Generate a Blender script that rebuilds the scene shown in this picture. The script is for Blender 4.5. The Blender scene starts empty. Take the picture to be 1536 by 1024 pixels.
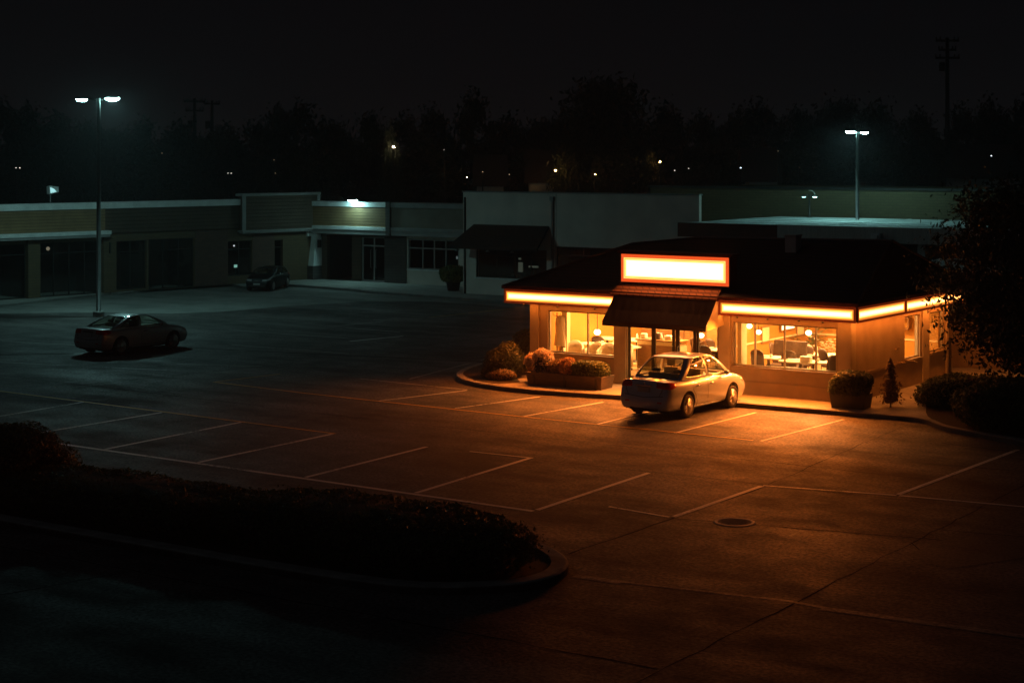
import bpy, bmesh, math, random
from mathutils import Vector, Matrix
from mathutils.bvhtree import BVHTree
R = math.radians
rnd = random.Random(7)
scene = bpy.context.scene
COL = scene.collection

# ------------------------------------------------------------------ frame
# world x runs along the diner's front, y away from the lot, z up; origin = diner's front right corner
F, H, YH, TH = 2600.0, 7.2, 235.0, R(34.8)
CA, SA = math.cos(TH), math.sin(TH)
CX, CY = 9.7015, 49.7514
def cam2w(X, Y):
    dx, dy = X - CX, Y - CY
    return (dx * CA - dy * SA, dx * SA + dy * CA)
def at(x, y, z=0.0):                       # measured point of the photograph on a level plane -> world xy
    Y = F * (H - z) / (y - YH)
    return cam2w((x - 768) * Y / F, Y)
def atY(x, y, Y):                          # measured point at a known distance -> world xyz
    p = cam2w((x - 768) * Y / F, Y)
    return (p[0], p[1], H - (y - YH) * Y / F)

# ------------------------------------------------------------------ mesh builder
class MB:
    def __init__(s): s.v = []; s.f = []; s.m = []
    def add(s, vs, fs, m=0):
        o = len(s.v); s.v += [tuple(p) for p in vs]
        for f in fs: s.f.append(tuple(i + o for i in f)); s.m.append(m)
    def box(s, x0, x1, y0, y1, z0, z1, m=0):
        s.add([(x0,y0,z0),(x1,y0,z0),(x1,y1,z0),(x0,y1,z0),(x0,y0,z1),(x1,y0,z1),(x1,y1,z1),(x0,y1,z1)],
              [(0,3,2,1),(4,5,6,7),(0,1,5,4),(1,2,6,5),(2,3,7,6),(3,0,4,7)], m); return s
    def poly(s, pts, m=0): s.add(pts, [tuple(range(len(pts)))], m); return s
    def prism(s, p2, z0, z1, m=0):
        n = len(p2)
        s.add([(x,y,z0) for x,y in p2] + [(x,y,z1) for x,y in p2],
              [tuple(range(n-1,-1,-1)), tuple(range(n,2*n))] + [(i,(i+1)%n,n+(i+1)%n,n+i) for i in range(n)], m); return s
    def tube(s, pts, r, n=8, m=0, cap=True, closed=False):
        pts = [Vector(p) for p in pts]; N = len(pts)
        rs = r if isinstance(r, (list, tuple)) else [r] * N
        rings = []; up = None
        for i, p in enumerate(pts):
            if closed: d = pts[(i+1)%N] - pts[i-1]
            else: d = pts[min(i+1,N-1)] - pts[max(i-1,0)]
            d.normalize()
            if up is None: up = Vector((0,0,1)) if abs(d.z) < .9 else Vector((1,0,0))
            a = d.cross(up)
            if a.length < 1e-4: a = d.cross(Vector((.3,1,.2)))
            a.normalize(); b = a.cross(d); up = b
            rings.append([p + (a*math.cos(2*math.pi*k/n) + b*math.sin(2*math.pi*k/n)) * rs[i] for k in range(n)])
        vs = [q for rg in rings for q in rg]; fs = []
        for i in range(N if closed else N-1):
            j = (i+1) % N
            for k in range(n): fs.append((i*n+k, i*n+(k+1)%n, j*n+(k+1)%n, j*n+k))
        if cap and not closed: fs += [tuple(range(n)), tuple(range((N-1)*n+n-1,(N-1)*n-1,-1))]
        s.add(vs, fs, m); return s
    def lathe(s, prof, c=(0,0,0), n=20, m=0, axis='z', sx=1, sy=1):
        vs = []
        for r, z in prof:
            for k in range(n):
                a = 2*math.pi*k/n; x, y = r*math.cos(a)*sx, r*math.sin(a)*sy
                vs.append((c[0]+x,c[1]+y,c[2]+z) if axis=='z' else ((c[0]+x,c[1]+z,c[2]+y) if axis=='y' else (c[0]+z,c[1]+x,c[2]+y)))
        fs = [(i*n+k, i*n+(k+1)%n, (i+1)*n+(k+1)%n, (i+1)*n+k) for i in range(len(prof)-1) for k in range(n)]
        if prof[0][0] > 1e-5: fs.append(tuple(range(n-1,-1,-1)))
        if prof[-1][0] > 1e-5: fs.append(tuple(range((len(prof)-1)*n, len(prof)*n)))
        s.add(vs, fs, m); return s
    def sphere(s, c, r, n=12, m=0, sz=1, sx=1, sy=1):
        k = max(5, n//2)
        return s.lathe([(max(r*math.sin(math.pi*i/k), 1e-6), -r*sz*math.cos(math.pi*i/k)) for i in range(k+1)], c, n, m, sx=sx, sy=sy)
    def wall(s, x0, x1, z0, z1, t, ops=(), M=None, m=0):
        """wall along local x, outer face y=0, inner face y=t, with rectangular openings (x0,x1,z0,z1)"""
        xs = sorted({x0,x1}|{o[0] for o in ops}|{o[1] for o in ops}); zs = sorted({z0,z1}|{o[2] for o in ops}|{o[3] for o in ops})
        T = (lambda p: tuple(M @ Vector(p))) if M is not None else (lambda p: p)
        nx, nz = len(xs)-1, len(zs)-1
        op = lambda i,k: i<0 or k<0 or i>=nx or k>=nz or any(o[0]-1e-6<=xs[i] and xs[i+1]<=o[1]+1e-6 and o[2]-1e-6<=zs[k] and zs[k+1]<=o[3]+1e-6 for o in ops)
        for i in range(nx):
            for k in range(nz):
                if op(i,k): continue
                a,b,c,d = xs[i],xs[i+1],zs[k],zs[k+1]
                s.poly([T((a,0,c)),T((b,0,c)),T((b,0,d)),T((a,0,d))], m)
                s.poly([T((a,t,c)),T((a,t,d)),T((b,t,d)),T((b,t,c))], m)
                if op(i-1,k): s.poly([T((a,0,c)),T((a,0,d)),T((a,t,d)),T((a,t,c))], m)
                if op(i+1,k): s.poly([T((b,0,c)),T((b,t,c)),T((b,t,d)),T((b,0,d))], m)
                if op(i,k-1): s.poly([T((a,0,c)),T((a,t,c)),T((b,t,c)),T((b,0,c))], m)
                if op(i,k+1): s.poly([T((a,0,d)),T((b,0,d)),T((b,t,d)),T((a,t,d))], m)
        return s
    def build(s, name, mats, parent=None, smooth=False, bevel=0, sub=0):
        me = bpy.data.meshes.new(name); me.from_pydata(s.v, [], s.f)
        for m in (mats if isinstance(mats, (list, tuple)) else [mats]): me.materials.append(m)
        for p, k in zip(me.polygons, s.m): p.material_index = k; p.use_smooth = smooth
        me.update(); me.validate()
        o = bpy.data.objects.new(name, me); COL.objects.link(o)
        if parent: o.parent = parent
        if bevel:
            md = o.modifiers.new('b', 'BEVEL'); md.width = bevel; md.segments = 2; md.limit_method = 'ANGLE'
        if sub:
            md = o.modifiers.new('s', 'SUBSURF'); md.levels = sub; md.render_levels = sub
        return o
def B(*a): return MB().box(*a)

def tag(o, label=None, cat=None, group=None, kind=None):
    if label: o['label'] = label
    if cat: o['category'] = cat
    if group: o['group'] = group
    if kind: o['kind'] = kind
    return o
def thing(name, label, cat, loc=(0,0,0), rz=0, group=None):
    o = bpy.data.objects.new(name, None); COL.objects.link(o); o.empty_display_size = .3
    o.location = loc; o.rotation_euler = (0,0,rz)
    return tag(o, label, cat, group)
def children(o): return [c for c in COL.objects if c.parent == o]
def dup(root, label=None, loc=None, rz=None, scale=None, group=None):
    def cp(o, par):
        c = o.copy(); COL.objects.link(c); c.parent = par
        for k in children(o): cp(k, c)
        return c
    r = cp(root, None)
    if label: r['label'] = label
    if loc is not None: r.location = loc
    if rz is not None: r.rotation_euler = (0,0,rz)
    if scale is not None: r.scale = scale if isinstance(scale, (tuple, list)) else (scale,)*3
    if group: r['group'] = group
    return r
def structure(o): o['kind'] = 'structure'; return o

# ------------------------------------------------------------------ materials
def mat(name, col, rough=.7, metal=0, var=.15, vscale=4, bump=0, bscale=40, coat=0, spec=.5, col2=None, detail=4, stretch=None):
    m = bpy.data.materials.new(name); m.use_nodes = True; nt = m.node_tree; N = nt.nodes; Lk = nt.links
    b = N['Principled BSDF']; b.inputs['Roughness'].default_value = rough; b.inputs['Metallic'].default_value = metal
    b.inputs['Specular IOR Level'].default_value = spec; b.inputs['Coat Weight'].default_value = coat
    b.inputs['Coat Roughness'].default_value = .08
    tc = N.new('ShaderNodeTexCoord'); src = tc.outputs['Object']
    if stretch:
        mp = N.new('ShaderNodeMapping'); mp.inputs['Scale'].default_value = stretch; Lk.new(src, mp.inputs['Vector']); src = mp.outputs[0]
    if var or col2:
        n = N.new('ShaderNodeTexNoise'); n.inputs['Scale'].default_value = vscale; n.inputs['Detail'].default_value = detail
        Lk.new(src, n.inputs['Vector'])
        r = N.new('ShaderNodeValToRGB'); r.color_ramp.elements[0].position = .3; r.color_ramp.elements[1].position = .7
        c2 = col2 or tuple(min(1, c*(1+var)) for c in col)
        c1 = col if col2 else tuple(c*(1-var) for c in col)
        r.color_ramp.elements[0].color = (*c1,1); r.color_ramp.elements[1].color = (*c2,1)
        Lk.new(n.outputs['Fac'], r.inputs['Fac']); Lk.new(r.outputs['Color'], b.inputs['Base Color'])
    else: b.inputs['Base Color'].default_value = (*col,1)
    if bump:
        n2 = N.new('ShaderNodeTexNoise'); n2.inputs['Scale'].default_value = bscale; n2.inputs['Detail'].default_value = 3
        Lk.new(src, n2.inputs['Vector'])
        bp = N.new('ShaderNodeBump'); bp.inputs['Strength'].default_value = bump; bp.inputs['Distance'].default_value = .02
        Lk.new(n2.outputs['Fac'], bp.inputs['Height']); Lk.new(bp.outputs[0], b.inputs['Normal'])
    return m
def emis(name, col, s):
    m = bpy.data.materials.new(name); m.use_nodes = True; nt = m.node_tree; nt.nodes.clear()
    e = nt.nodes.new('ShaderNodeEmission'); e.inputs[0].default_value = (*col,1); e.inputs[1].default_value = s
    o = nt.nodes.new('ShaderNodeOutputMaterial'); nt.links.new(e.outputs[0], o.inputs[0]); return m
def glass(name, tint=(.92,.95,.93), refl=1.0, rough=.02):
    m = bpy.data.materials.new(name); m.use_nodes = True; nt = m.node_tree; nt.nodes.clear(); N = nt.nodes.new; L = nt.links.new
    t = N('ShaderNodeBsdfTransparent'); t.inputs[0].default_value = (*tint,1)
    g = N('ShaderNodeBsdfGlossy'); g.inputs['Roughness'].default_value = rough; g.inputs[0].default_value = (refl,refl,refl,1)
    lw = N('ShaderNodeLayerWeight'); lw.inputs[0].default_value = .5; pw = N('ShaderNodeMath'); pw.operation='POWER'; L(lw.outputs['Facing'], pw.inputs[0]); pw.inputs[1].default_value = 5
    f = N('ShaderNodeMapRange'); L(pw.outputs[0], f.inputs[0]); f.inputs[3].default_value = .045; f.inputs[4].default_value = .95
    mx = N('ShaderNodeMixShader'); L(f.outputs[0], mx.inputs[0]); L(t.outputs[0], mx.inputs[1]); L(g.outputs[0], mx.inputs[2])
    o = N('ShaderNodeOutputMaterial'); L(mx.outputs[0], o.inputs[0]); return m
def lightbox(name, w, h, ax, S, edge=.09, ec=(1,.26,.03), cc=(1,.235,.05)):
    if ax == 1: cc = (1,.38,.10)
    """translucent sign face lit by tubes behind it: dimmer where the tubes do not reach, along its rim"""
    m = bpy.data.materials.new(name); m.use_nodes = True; nt = m.node_tree; nt.nodes.clear(); N = nt.nodes.new; L = nt.links.new
    tc = N('ShaderNodeTexCoord'); sp = N('ShaderNodeSeparateXYZ'); L(tc.outputs['Generated'], sp.inputs[0])
    def mth(op, a, b=None):
        n = N('ShaderNodeMath'); n.operation = op
        for i, q in enumerate((a, b)):
            if q is None: continue
            if isinstance(q, (int, float)): n.inputs[i].default_value = q
            else: L(q, n.inputs[i])
        return n.outputs[0]
    def dist(o, size): return mth('MULTIPLY', mth('SUBTRACT', .5, mth('ABSOLUTE', mth('SUBTRACT', o, .5))), size)
    d = mth('MINIMUM', dist(sp.outputs[ax], w), dist(sp.outputs[2], h))
    mr = N('ShaderNodeMapRange'); mr.interpolation_type = 'SMOOTHSTEP'; L(d, mr.inputs[0]); mr.inputs[2].default_value = edge
    k = mth('POWER', mr.outputs[0], 2.2)
    e = N('ShaderNodeEmission')
    mc = N('ShaderNodeMix'); mc.data_type = 'RGBA'; L(k, mc.inputs[0]); mc.inputs[6].default_value = (*ec,1); mc.inputs[7].default_value = (*cc,1)
    L(mc.outputs[2], e.inputs[0]); L(mth('ADD', mth('MULTIPLY', k, S), .95), e.inputs[1])
    o = N('ShaderNodeOutputMaterial'); L(e.outputs[0], o.inputs[0]); return m
def siding(name, col, pitch=.16, depth=.6):
    m = mat(name, col, .75, var=.2, vscale=1.5); nt = m.node_tree; N = nt.nodes.new; L = nt.links.new; b = nt.nodes['Principled BSDF']
    tc = N('ShaderNodeTexCoord'); sp = N('ShaderNodeSeparateXYZ'); L(tc.outputs['Object'], sp.inputs[0])
    a = N('ShaderNodeMath'); a.operation = 'DIVIDE'; L(sp.outputs[2], a.inputs[0]); a.inputs[1].default_value = pitch
    fr = N('ShaderNodeMath'); fr.operation = 'FRACT'; L(a.outputs[0], fr.inputs[0])
    r = N('ShaderNodeValToRGB'); r.color_ramp.elements[0].position = .0; r.color_ramp.elements[0].color = (0,0,0,1)
    r.color_ramp.elements[1].position = .22; r.color_ramp.elements[1].color = (1,1,1,1); L(fr.outputs[0], r.inputs[0])
    bp = N('ShaderNodeBump'); bp.inputs['Strength'].default_value = depth; bp.inputs['Distance'].default_value = .04
    L(r.outputs[0], bp.inputs['Height']); L(bp.outputs[0], b.inputs['Normal'])
    mx = N('ShaderNodeMix'); mx.data_type = 'RGBA'; L(r.outputs[0], mx.inputs[0]); mx.inputs[6].default_value = (*[c*.35 for c in col],1)
    old = b.inputs['Base Color'].links[0].from_socket; L(old, mx.inputs[7]); L(mx.outputs[2], b.inputs['Base Color'])
    return m
def brick(name, c1, c2, mortar, sc=1.0, axis='xz', bw=.42, rh=.14, ms=.012):
    m = mat(name, c1, .85, var=0); nt = m.node_tree; N = nt.nodes.new; L = nt.links.new; b = nt.nodes['Principled BSDF']
    tc = N('ShaderNodeTexCoord'); sp = N('ShaderNodeSeparateXYZ'); L(tc.outputs['Object'], sp.inputs[0])
    ad = N('ShaderNodeMath'); L(sp.outputs[0], ad.inputs[0]); L(sp.outputs[1], ad.inputs[1])
    cb = N('ShaderNodeCombineXYZ'); L(ad.outputs[0], cb.inputs[0]); L(sp.outputs[2], cb.inputs[1])
    t = N('ShaderNodeTexBrick'); L(cb.outputs[0], t.inputs['Vector']); t.inputs['Scale'].default_value = sc
    t.inputs['Brick Width'].default_value = bw; t.inputs['Row Height'].default_value = rh; t.inputs['Mortar Size'].default_value = ms
    t.inputs['Color1'].default_value = (*c1,1); t.inputs['Color2'].default_value = (*c2,1); t.inputs['Mortar'].default_value = (*mortar,1)
    L(t.outputs['Color'], b.inputs['Base Color'])
    bp = N('ShaderNodeBump'); bp.inputs['Strength'].default_value = .5; bp.inputs['Distance'].default_value = .01; bp.invert = True
    L(t.outputs['Fac'], bp.inputs['Height']); L(bp.outputs[0], b.inputs['Normal']); return m
def asphalt_mat(name, base, hi, rough, agg=.35, seam=None):
    m = bpy.data.materials.new(name); m.use_nodes = True; nt = m.node_tree; N = nt.nodes.new; L = nt.links.new; b = nt.nodes['Principled BSDF']
    tc = N('ShaderNodeTexCoord').outputs['Object']
    def noise(sc, det=5, rg=.6, vec=tc):
        n = N('ShaderNodeTexNoise'); n.inputs['Scale'].default_value = sc; n.inputs['Detail'].default_value = det; n.inputs['Roughness'].default_value = rg; L(vec, n.inputs['Vector']); return n.outputs['Fac']
    mp = N('ShaderNodeMapping'); mp.inputs['Scale'].default_value = (.25,1.3,1); L(tc, mp.inputs[0])
    big, mid, fine, streak = noise(.16, 6, .65), noise(1.1, 6, .7), noise(13, 3, .65), noise(.55, 5, .6, mp.outputs[0])
    def mth(op, a, c):
        n = N('ShaderNodeMath'); n.operation = op
        for i, q in enumerate((a, c)):
            if isinstance(q, (int, float)): n.inputs[i].default_value = q
            else: L(q, n.inputs[i])
        return n.outputs[0]
    s = mth('ADD', mth('MULTIPLY', big, .45), mth('ADD', mth('MULTIPLY', mid, .3), mth('MULTIPLY', streak, .35)))
    r = N('ShaderNodeValToRGB'); r.color_ramp.elements[0].position = .47; r.color_ramp.elements[1].position = .64
    r.color_ramp.elements[0].color = (*base,1); r.color_ramp.elements[1].color = (*hi,1); L(s, r.inputs[0])
    ag = N('ShaderNodeMapRange'); L(fine, ag.inputs[0]); ag.inputs[1].default_value = .36; ag.inputs[2].default_value = .64; ag.inputs[3].default_value = 1-agg; ag.inputs[4].default_value = 1+agg
    vm = N('ShaderNodeVectorMath'); vm.operation = 'SCALE'; L(r.outputs[0], vm.inputs[0]); L(ag.outputs[0], vm.inputs['Scale'])
    L(vm.outputs[0], b.inputs['Base Color'])
    rr = N('ShaderNodeMapRange'); L(s, rr.inputs[0]); rr.inputs[1].default_value = .46; rr.inputs[2].default_value = .65; rr.inputs[3].default_value = rough+.12; rr.inputs[4].default_value = rough-.12
    L(rr.outputs[0], b.inputs['Roughness']); b.inputs['Specular IOR Level'].default_value = .4
    bp = N('ShaderNodeBump'); bp.inputs['Strength'].default_value = .7; bp.inputs['Distance'].default_value = .016
    L(mth('ADD', fine, mth('MULTIPLY', mid, .8)), bp.inputs['Height']); L(bp.outputs[0], b.inputs['Normal']); return m
def paint(name, col, wear):
    m = mat(name, col, .6, var=0); nt = m.node_tree; N = nt.nodes.new; L = nt.links.new; b = nt.nodes['Principled BSDF']
    tc = N('ShaderNodeTexCoord').outputs['Object']
    n = N('ShaderNodeTexNoise'); n.inputs['Scale'].default_value = 9; n.inputs['Detail'].default_value = 8; n.inputs['Roughness'].default_value = .75; L(tc, n.inputs['Vector'])
    n2 = N('ShaderNodeTexNoise'); n2.inputs['Scale'].default_value = .45; n2.inputs['Detail'].default_value = 3; L(tc, n2.inputs['Vector'])
    a = N('ShaderNodeMath'); a.operation = 'ADD'; L(n.outputs['Fac'], a.inputs[0]); L(n2.outputs['Fac'], a.inputs[1])
    r = N('ShaderNodeMapRange'); L(a.outputs[0], r.inputs[0]); r.inputs[1].default_value = wear; r.inputs[2].default_value = wear+.16
    mx = N('ShaderNodeMix'); mx.data_type = 'RGBA'; L(r.outputs[0], mx.inputs[0]); mx.inputs[6].default_value = (*col,1); mx.inputs[7].default_value = (.045,.043,.04,1)
    L(mx.outputs[2], b.inputs['Base Color']); return m
def leafmat(name, c1, c2, rough=.5, trans=.25):
    m = bpy.data.materials.new(name); m.use_nodes = True; nt = m.node_tree; N = nt.nodes.new; L = nt.links.new; b = nt.nodes['Principled BSDF']
    b.inputs['Roughness'].default_value = rough
    g = N('ShaderNodeNewGeometry'); r = N('ShaderNodeValToRGB'); r.color_ramp.elements[0].color = (*c1,1); r.color_ramp.elements[1].color = (*c2,1)
    L(g.outputs['Random Per Island'], r.inputs[0]); L(r.outputs[0], b.inputs['Base Color'])
    t = N('ShaderNodeBsdfTranslucent'); L(r.outputs[0], t.inputs[0])
    mx = N('ShaderNodeMixShader'); mx.inputs[0].default_value = trans; L(b.outputs[0], mx.inputs[1]); L(t.outputs[0], mx.inputs[2])
    L(mx.outputs[0], nt.nodes['Material Output'].inputs[0]); return m

M = {}
M['asphalt'] = asphalt_mat('asphalt', (.028,.0265,.025), (.135,.124,.115), .70, .8)
M['apron'] = asphalt_mat('apron_concrete', (.15,.15,.138), (.27,.265,.245), .8, .2)
M['walk'] = asphalt_mat('walk_concrete', (.27,.26,.24), (.42,.40,.365), .8, .12)
M['patch'] = asphalt_mat('patch_asphalt', (.045,.042,.04), (.095,.088,.082), .72, .5)
M['kerb'] = mat('kerb_concrete', (.27,.26,.24), .85, var=.3, vscale=3, bump=.3)
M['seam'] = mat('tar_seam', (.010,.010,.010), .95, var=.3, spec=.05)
M['white_paint'] = paint('white_road_paint', (.80,.78,.73), 1.05)
M['faint_paint'] = paint('faint_road_paint', (.48,.47,.43), 1.0)
M['yellow_paint'] = paint('yellow_road_paint', (.78,.46,.05), 1.12)
M['soil'] = mat('mulch', (.035,.022,.014), .95, var=.5, vscale=14, bump=.8)
M['stucco'] = mat('diner_stucco', (.33,.255,.165), .85, var=.12, vscale=2.2, bump=.25, bscale=60)
M['stucco_trim'] = mat('diner_trim', (.40,.325,.22), .75, var=.08, vscale=3)
M['sill'] = mat('diner_sill', (.24,.18,.12), .7, var=.1)
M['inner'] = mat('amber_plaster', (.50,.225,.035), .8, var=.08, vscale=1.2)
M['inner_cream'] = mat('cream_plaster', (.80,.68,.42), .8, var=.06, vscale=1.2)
M['inner_wood'] = mat('stained_wood', (.30,.15,.05), .45, var=.35, vscale=6, stretch=(1,1,12))
M['floor'] = mat('floor_tile', (.42,.29,.16), .4, var=.2, vscale=3)
M['roof'] = brick('roof_shingle', (.050,.032,.026), (.034,.024,.020), (.014,.011,.010), 1, bw=.34, rh=.085, ms=.012)
M['maroon'] = mat('maroon_metal', (.10,.028,.018), .45, var=.15)
M['band_frame'] = mat('red_glowing_frame', (.30,.045,.02), .4, var=.1); M['band_frame'].node_tree.nodes['Principled BSDF'].inputs['Emission Color'].default_value = (1,.10,.015,1); M['band_frame'].node_tree.nodes['Principled BSDF'].inputs['Emission Strength'].default_value = .10  # dim red emission puts the glow of the lit faces into the frame
M['ledge'] = brick('terracotta_tile', (.42,.17,.07), (.36,.14,.055), (.14,.05,.02), 1, bw=.24, rh=.10, ms=.02)
M['awning'] = mat('brown_canvas', (.045,.024,.016), .85, var=.2, vscale=2, bump=.2, bscale=120)
M['awning_side'] = mat('cream_canvas', (.62,.50,.30), .8, var=.08)
M['metal_dark'] = mat('dark_metal', (.035,.032,.030), .45, metal=.4, var=.2)
M['pole'] = mat('bronze_paint', (.10,.10,.095), .40, var=.15)
M['metal'] = mat('galvanised_metal', (.36,.37,.37), .45, metal=.6, var=.15, vscale=8)
M['alu'] = mat('frame_aluminium', (.42,.38,.31), .4, metal=.5, var=.1)
M['glass'] = glass('window_glass')
M['dark_glass'] = glass('shop_glass', (.75,.8,.78), 1.0)
M['black'] = mat('unlit_interior', (.02,.019,.017), .9, var=.2)
M['siding'] = siding('tan_siding', (.27,.165,.08), .16, .35)
M['siding_dark'] = siding('brown_siding', (.085,.055,.034), .2, .4)
M['siding_grey'] = mat('grey_fascia_panel', (.24,.205,.165), .8, var=.15, vscale=1.2)
M['white_wall'] = mat('white_wall', (.74,.64,.56), .85, var=.16, vscale=.6, bump=.15, bscale=30, detail=7)
M['trim_white'] = mat('white_trim', (.78,.78,.76), .6, var=.12, vscale=2)
M['trim_grey'] = mat('grey_trim', (.30,.29,.28), .7, var=.12, vscale=2)
M['brick_tan'] = brick('tan_brick', (.15,.10,.05), (.12,.08,.04), (.08,.06,.045))
M['brick_dark'] = brick('dark_brick', (.10,.085,.075), (.07,.06,.055), (.035,.03,.03), bw=.6, rh=.16)
M['brick_red'] = brick('red_brick', (.15,.075,.05), (.11,.055,.04), (.07,.06,.05))
M['brick_olive'] = brick('ochre_brick', (.13,.105,.05), (.105,.085,.04), (.07,.055,.035))
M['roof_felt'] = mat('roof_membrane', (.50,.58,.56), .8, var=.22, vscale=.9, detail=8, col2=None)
M['fascia'] = mat('fascia_metal', (.62,.60,.55), .6, var=.15, stretch=(6,6,.3))
M['cover'] = mat('cast_iron', (.17,.15,.13), .85, metal=0, var=.3, vscale=20, bump=.6, bscale=60)
M['cover_ring'] = mat('concrete_ring', (.60,.55,.48), .6, var=.2)
M['bark'] = mat('bark', (.055,.04,.03), .9, var=.4, vscale=9, bump=.6, bscale=18)
M['leaf_far'] = leafmat('far_leaf', (.012,.018,.010), (.045,.055,.025))
M['leaf_hedge'] = leafmat('hedge_leaf', (.035,.052,.015), (.115,.145,.045))
M['leaf_box'] = leafmat('boxwood_leaf', (.05,.075,.02), (.16,.20,.06))
M['leaf_tree'] = leafmat('street_tree_leaf', (.018,.026,.009), (.062,.070,.025))
M['leaf_red'] = leafmat('dry_leaf', (.16,.09,.03), (.34,.22,.08))
M['petal'] = leafmat('pink_petal', (.58,.42,.28), (.78,.60,.42))
M['petal_red'] = leafmat('amber_petal', (.42,.16,.06), (.60,.36,.14))
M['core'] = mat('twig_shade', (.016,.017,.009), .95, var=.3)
M['planter'] = mat('planter_timber', (.10,.065,.04), .7, var=.35, vscale=6, stretch=(1,1,8), bump=.2)
M['planter_dark'] = mat('planter_black', (.03,.026,.023), .6, var=.2)
M['clay'] = mat('terracotta', (.34,.19,.11), .8, var=.2)

# ------------------------------------------------------------------ ground, markings
def sheet(name, pts, z, m): return structure(MB().poly([(x,y,z) for x,y in pts]).build(name, m))
g = MB(); g.poly([(-420,-160,0),(360,-160,0),(360,620,0),(-420,620,0)])
structure(g.build('ground', M['asphalt']))
def strip(mb, a, b, w=.11, z=.006):
    z += len(mb.f)*.00004
    a, b = Vector((*a,0)), Vector((*b,0)); d = (b-a).normalized(); n = Vector((-d.y, d.x, 0))*w/2
    mb.poly([(*(a-n).xy,z),(*(b-n).xy,z),(*(b+n).xy,z),(*(a+n).xy,z)])
def wiggle(mb, a, b, w, z, amp=.035, seg=.5):
    L_ = math.dist(a,b); n = max(2,int(L_/seg)); px,py = -(b[1]-a[1])/L_, (b[0]-a[0])/L_
    pts = [(a[0]+(b[0]-a[0])*i/n+px*rnd.uniform(-amp,amp), a[1]+(b[1]-a[1])*i/n+py*rnd.uniform(-amp,amp)) for i in range(n+1)]
    ws = [w*rnd.uniform(.5,1.3)/2 for _ in pts]
    z += len(mb.f)*.000002
    for i in range(n):
        p,q = pts[i],pts[i+1]
        mb.poly([(p[0]-px*ws[i],p[1]-py*ws[i],z),(q[0]-px*ws[i+1],q[1]-py*ws[i+1],z),(q[0]+px*ws[i+1],q[1]+py*ws[i+1],z),(p[0]+px*ws[i],p[1]+py*ws[i],z)])
w = MB()
strip(w, (-15.6,-17.15), (.68,-17.22), .14)
for a,b in [((-18.95,-11.75),(-18.6,-16.0)), ((-15.52,-11.95),(-15.5,-17.05)), ((-12.45,-11.85),(-12.15,-17.06)), ((-9.1,-12.08),(-8.95,-17.06)),
            ((-5.87,-12.26),(-5.6,-17.06)), ((-2.86,-12.14),(-2.45,-17.08)), ((.45,-12.2),(.68,-17.08)), ((3.28,-12.15),(3.30,-16.1)), ((6.32,-4.3),(6.10,-11.35))]:
    strip(w, a, b, .12)
strip(w, (3.28,-12.07), (6.1,-11.45), .10); strip(w, (6.16,-11.44), (10.5,-10.85), .11)
strip(w, (-23.33,5.5), (-22.87,8.26), .17); strip(w, (-4.6,-12.2), (-2.8,-12.09), .07); strip(w, (1.7,-15.95), (3.24,-16.15), .08)
for a,b in [((-4.31,-6.75),(-4.35,-3.4)), ((-1.87,-6.87),(-1.78,-2.4)), ((.56,-6.75),(.78,-2.2)), ((-6.74,-6.74),(-6.4,-3.1)), ((-9.21,-6.6),(-8.56,-3.2)), ((-11.95,-6.7),(-11.2,-3.33))]:
    strip(w, a, b, .09)
structure(w.build('white_markings', M['white_paint']))
y = MB()
strip(y, (-30,-11.3), (-22.8,-11.66), .10, .009); strip(y, (-22.8,-11.66), (-9.05,-12.02), .10, .009)
strip(y, (-19.02,-6.36), (-14.81,-6.67), .09, .009); strip(y, (-14.81,-6.67), (-6.74,-6.82), .09, .009); strip(y, (-6.74,-6.82), (.35,-6.78), .08, .009)
strip(y, (-18.97,-6.30), (-18.66,-3.62), .07, .009); strip(y, (-26.7,17.9), (-26.3,23.2), .09, .009); strip(y, (-26.9,15.2), (-26.72,17.7), .06, .009)
structure(y.build('yellow_markings', M['yellow_paint']))
fa = MB()
strip(fa, (-15.7,-3.05), (-11.25,-3.24), .09, .0075)
for a,b,ww in [((-14.32,-2.2),(-15.57,3.83),.08), ((-26.87,9.44),(-23.97,9.43),.10), ((-28.2,12.86),(-26.8,14.6),.08), ((-27.8,9.5),(-27.4,12.6),.08),
             ((-29.4,-6.9),(-21.3,-4.75),.08), ((-21.0,-4.68),(-19.2,-3.6),.08), ((-26.3,-6.0),(-25.3,-2.5),.07), ((-23.5,-3.6),(-20.6,-2.4),.07),
             ((-34.5,-2.2),(-29.5,-1.2),.07), ((-26.3,2.0),(-20.6,2.2),.07), ((-30.5,6.0),(-24,6.3),.08), ((-34.5,2.5),(-31,2.9),.08), ((-24.2,12.2),(-22.4,12.3),.08), ((-31,16.2),(-27,16.4),.07)]:
    strip(fa, a, b, ww, .0075)
structure(fa.build('faded_markings', M['faint_paint']))
sm = MB()
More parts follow.
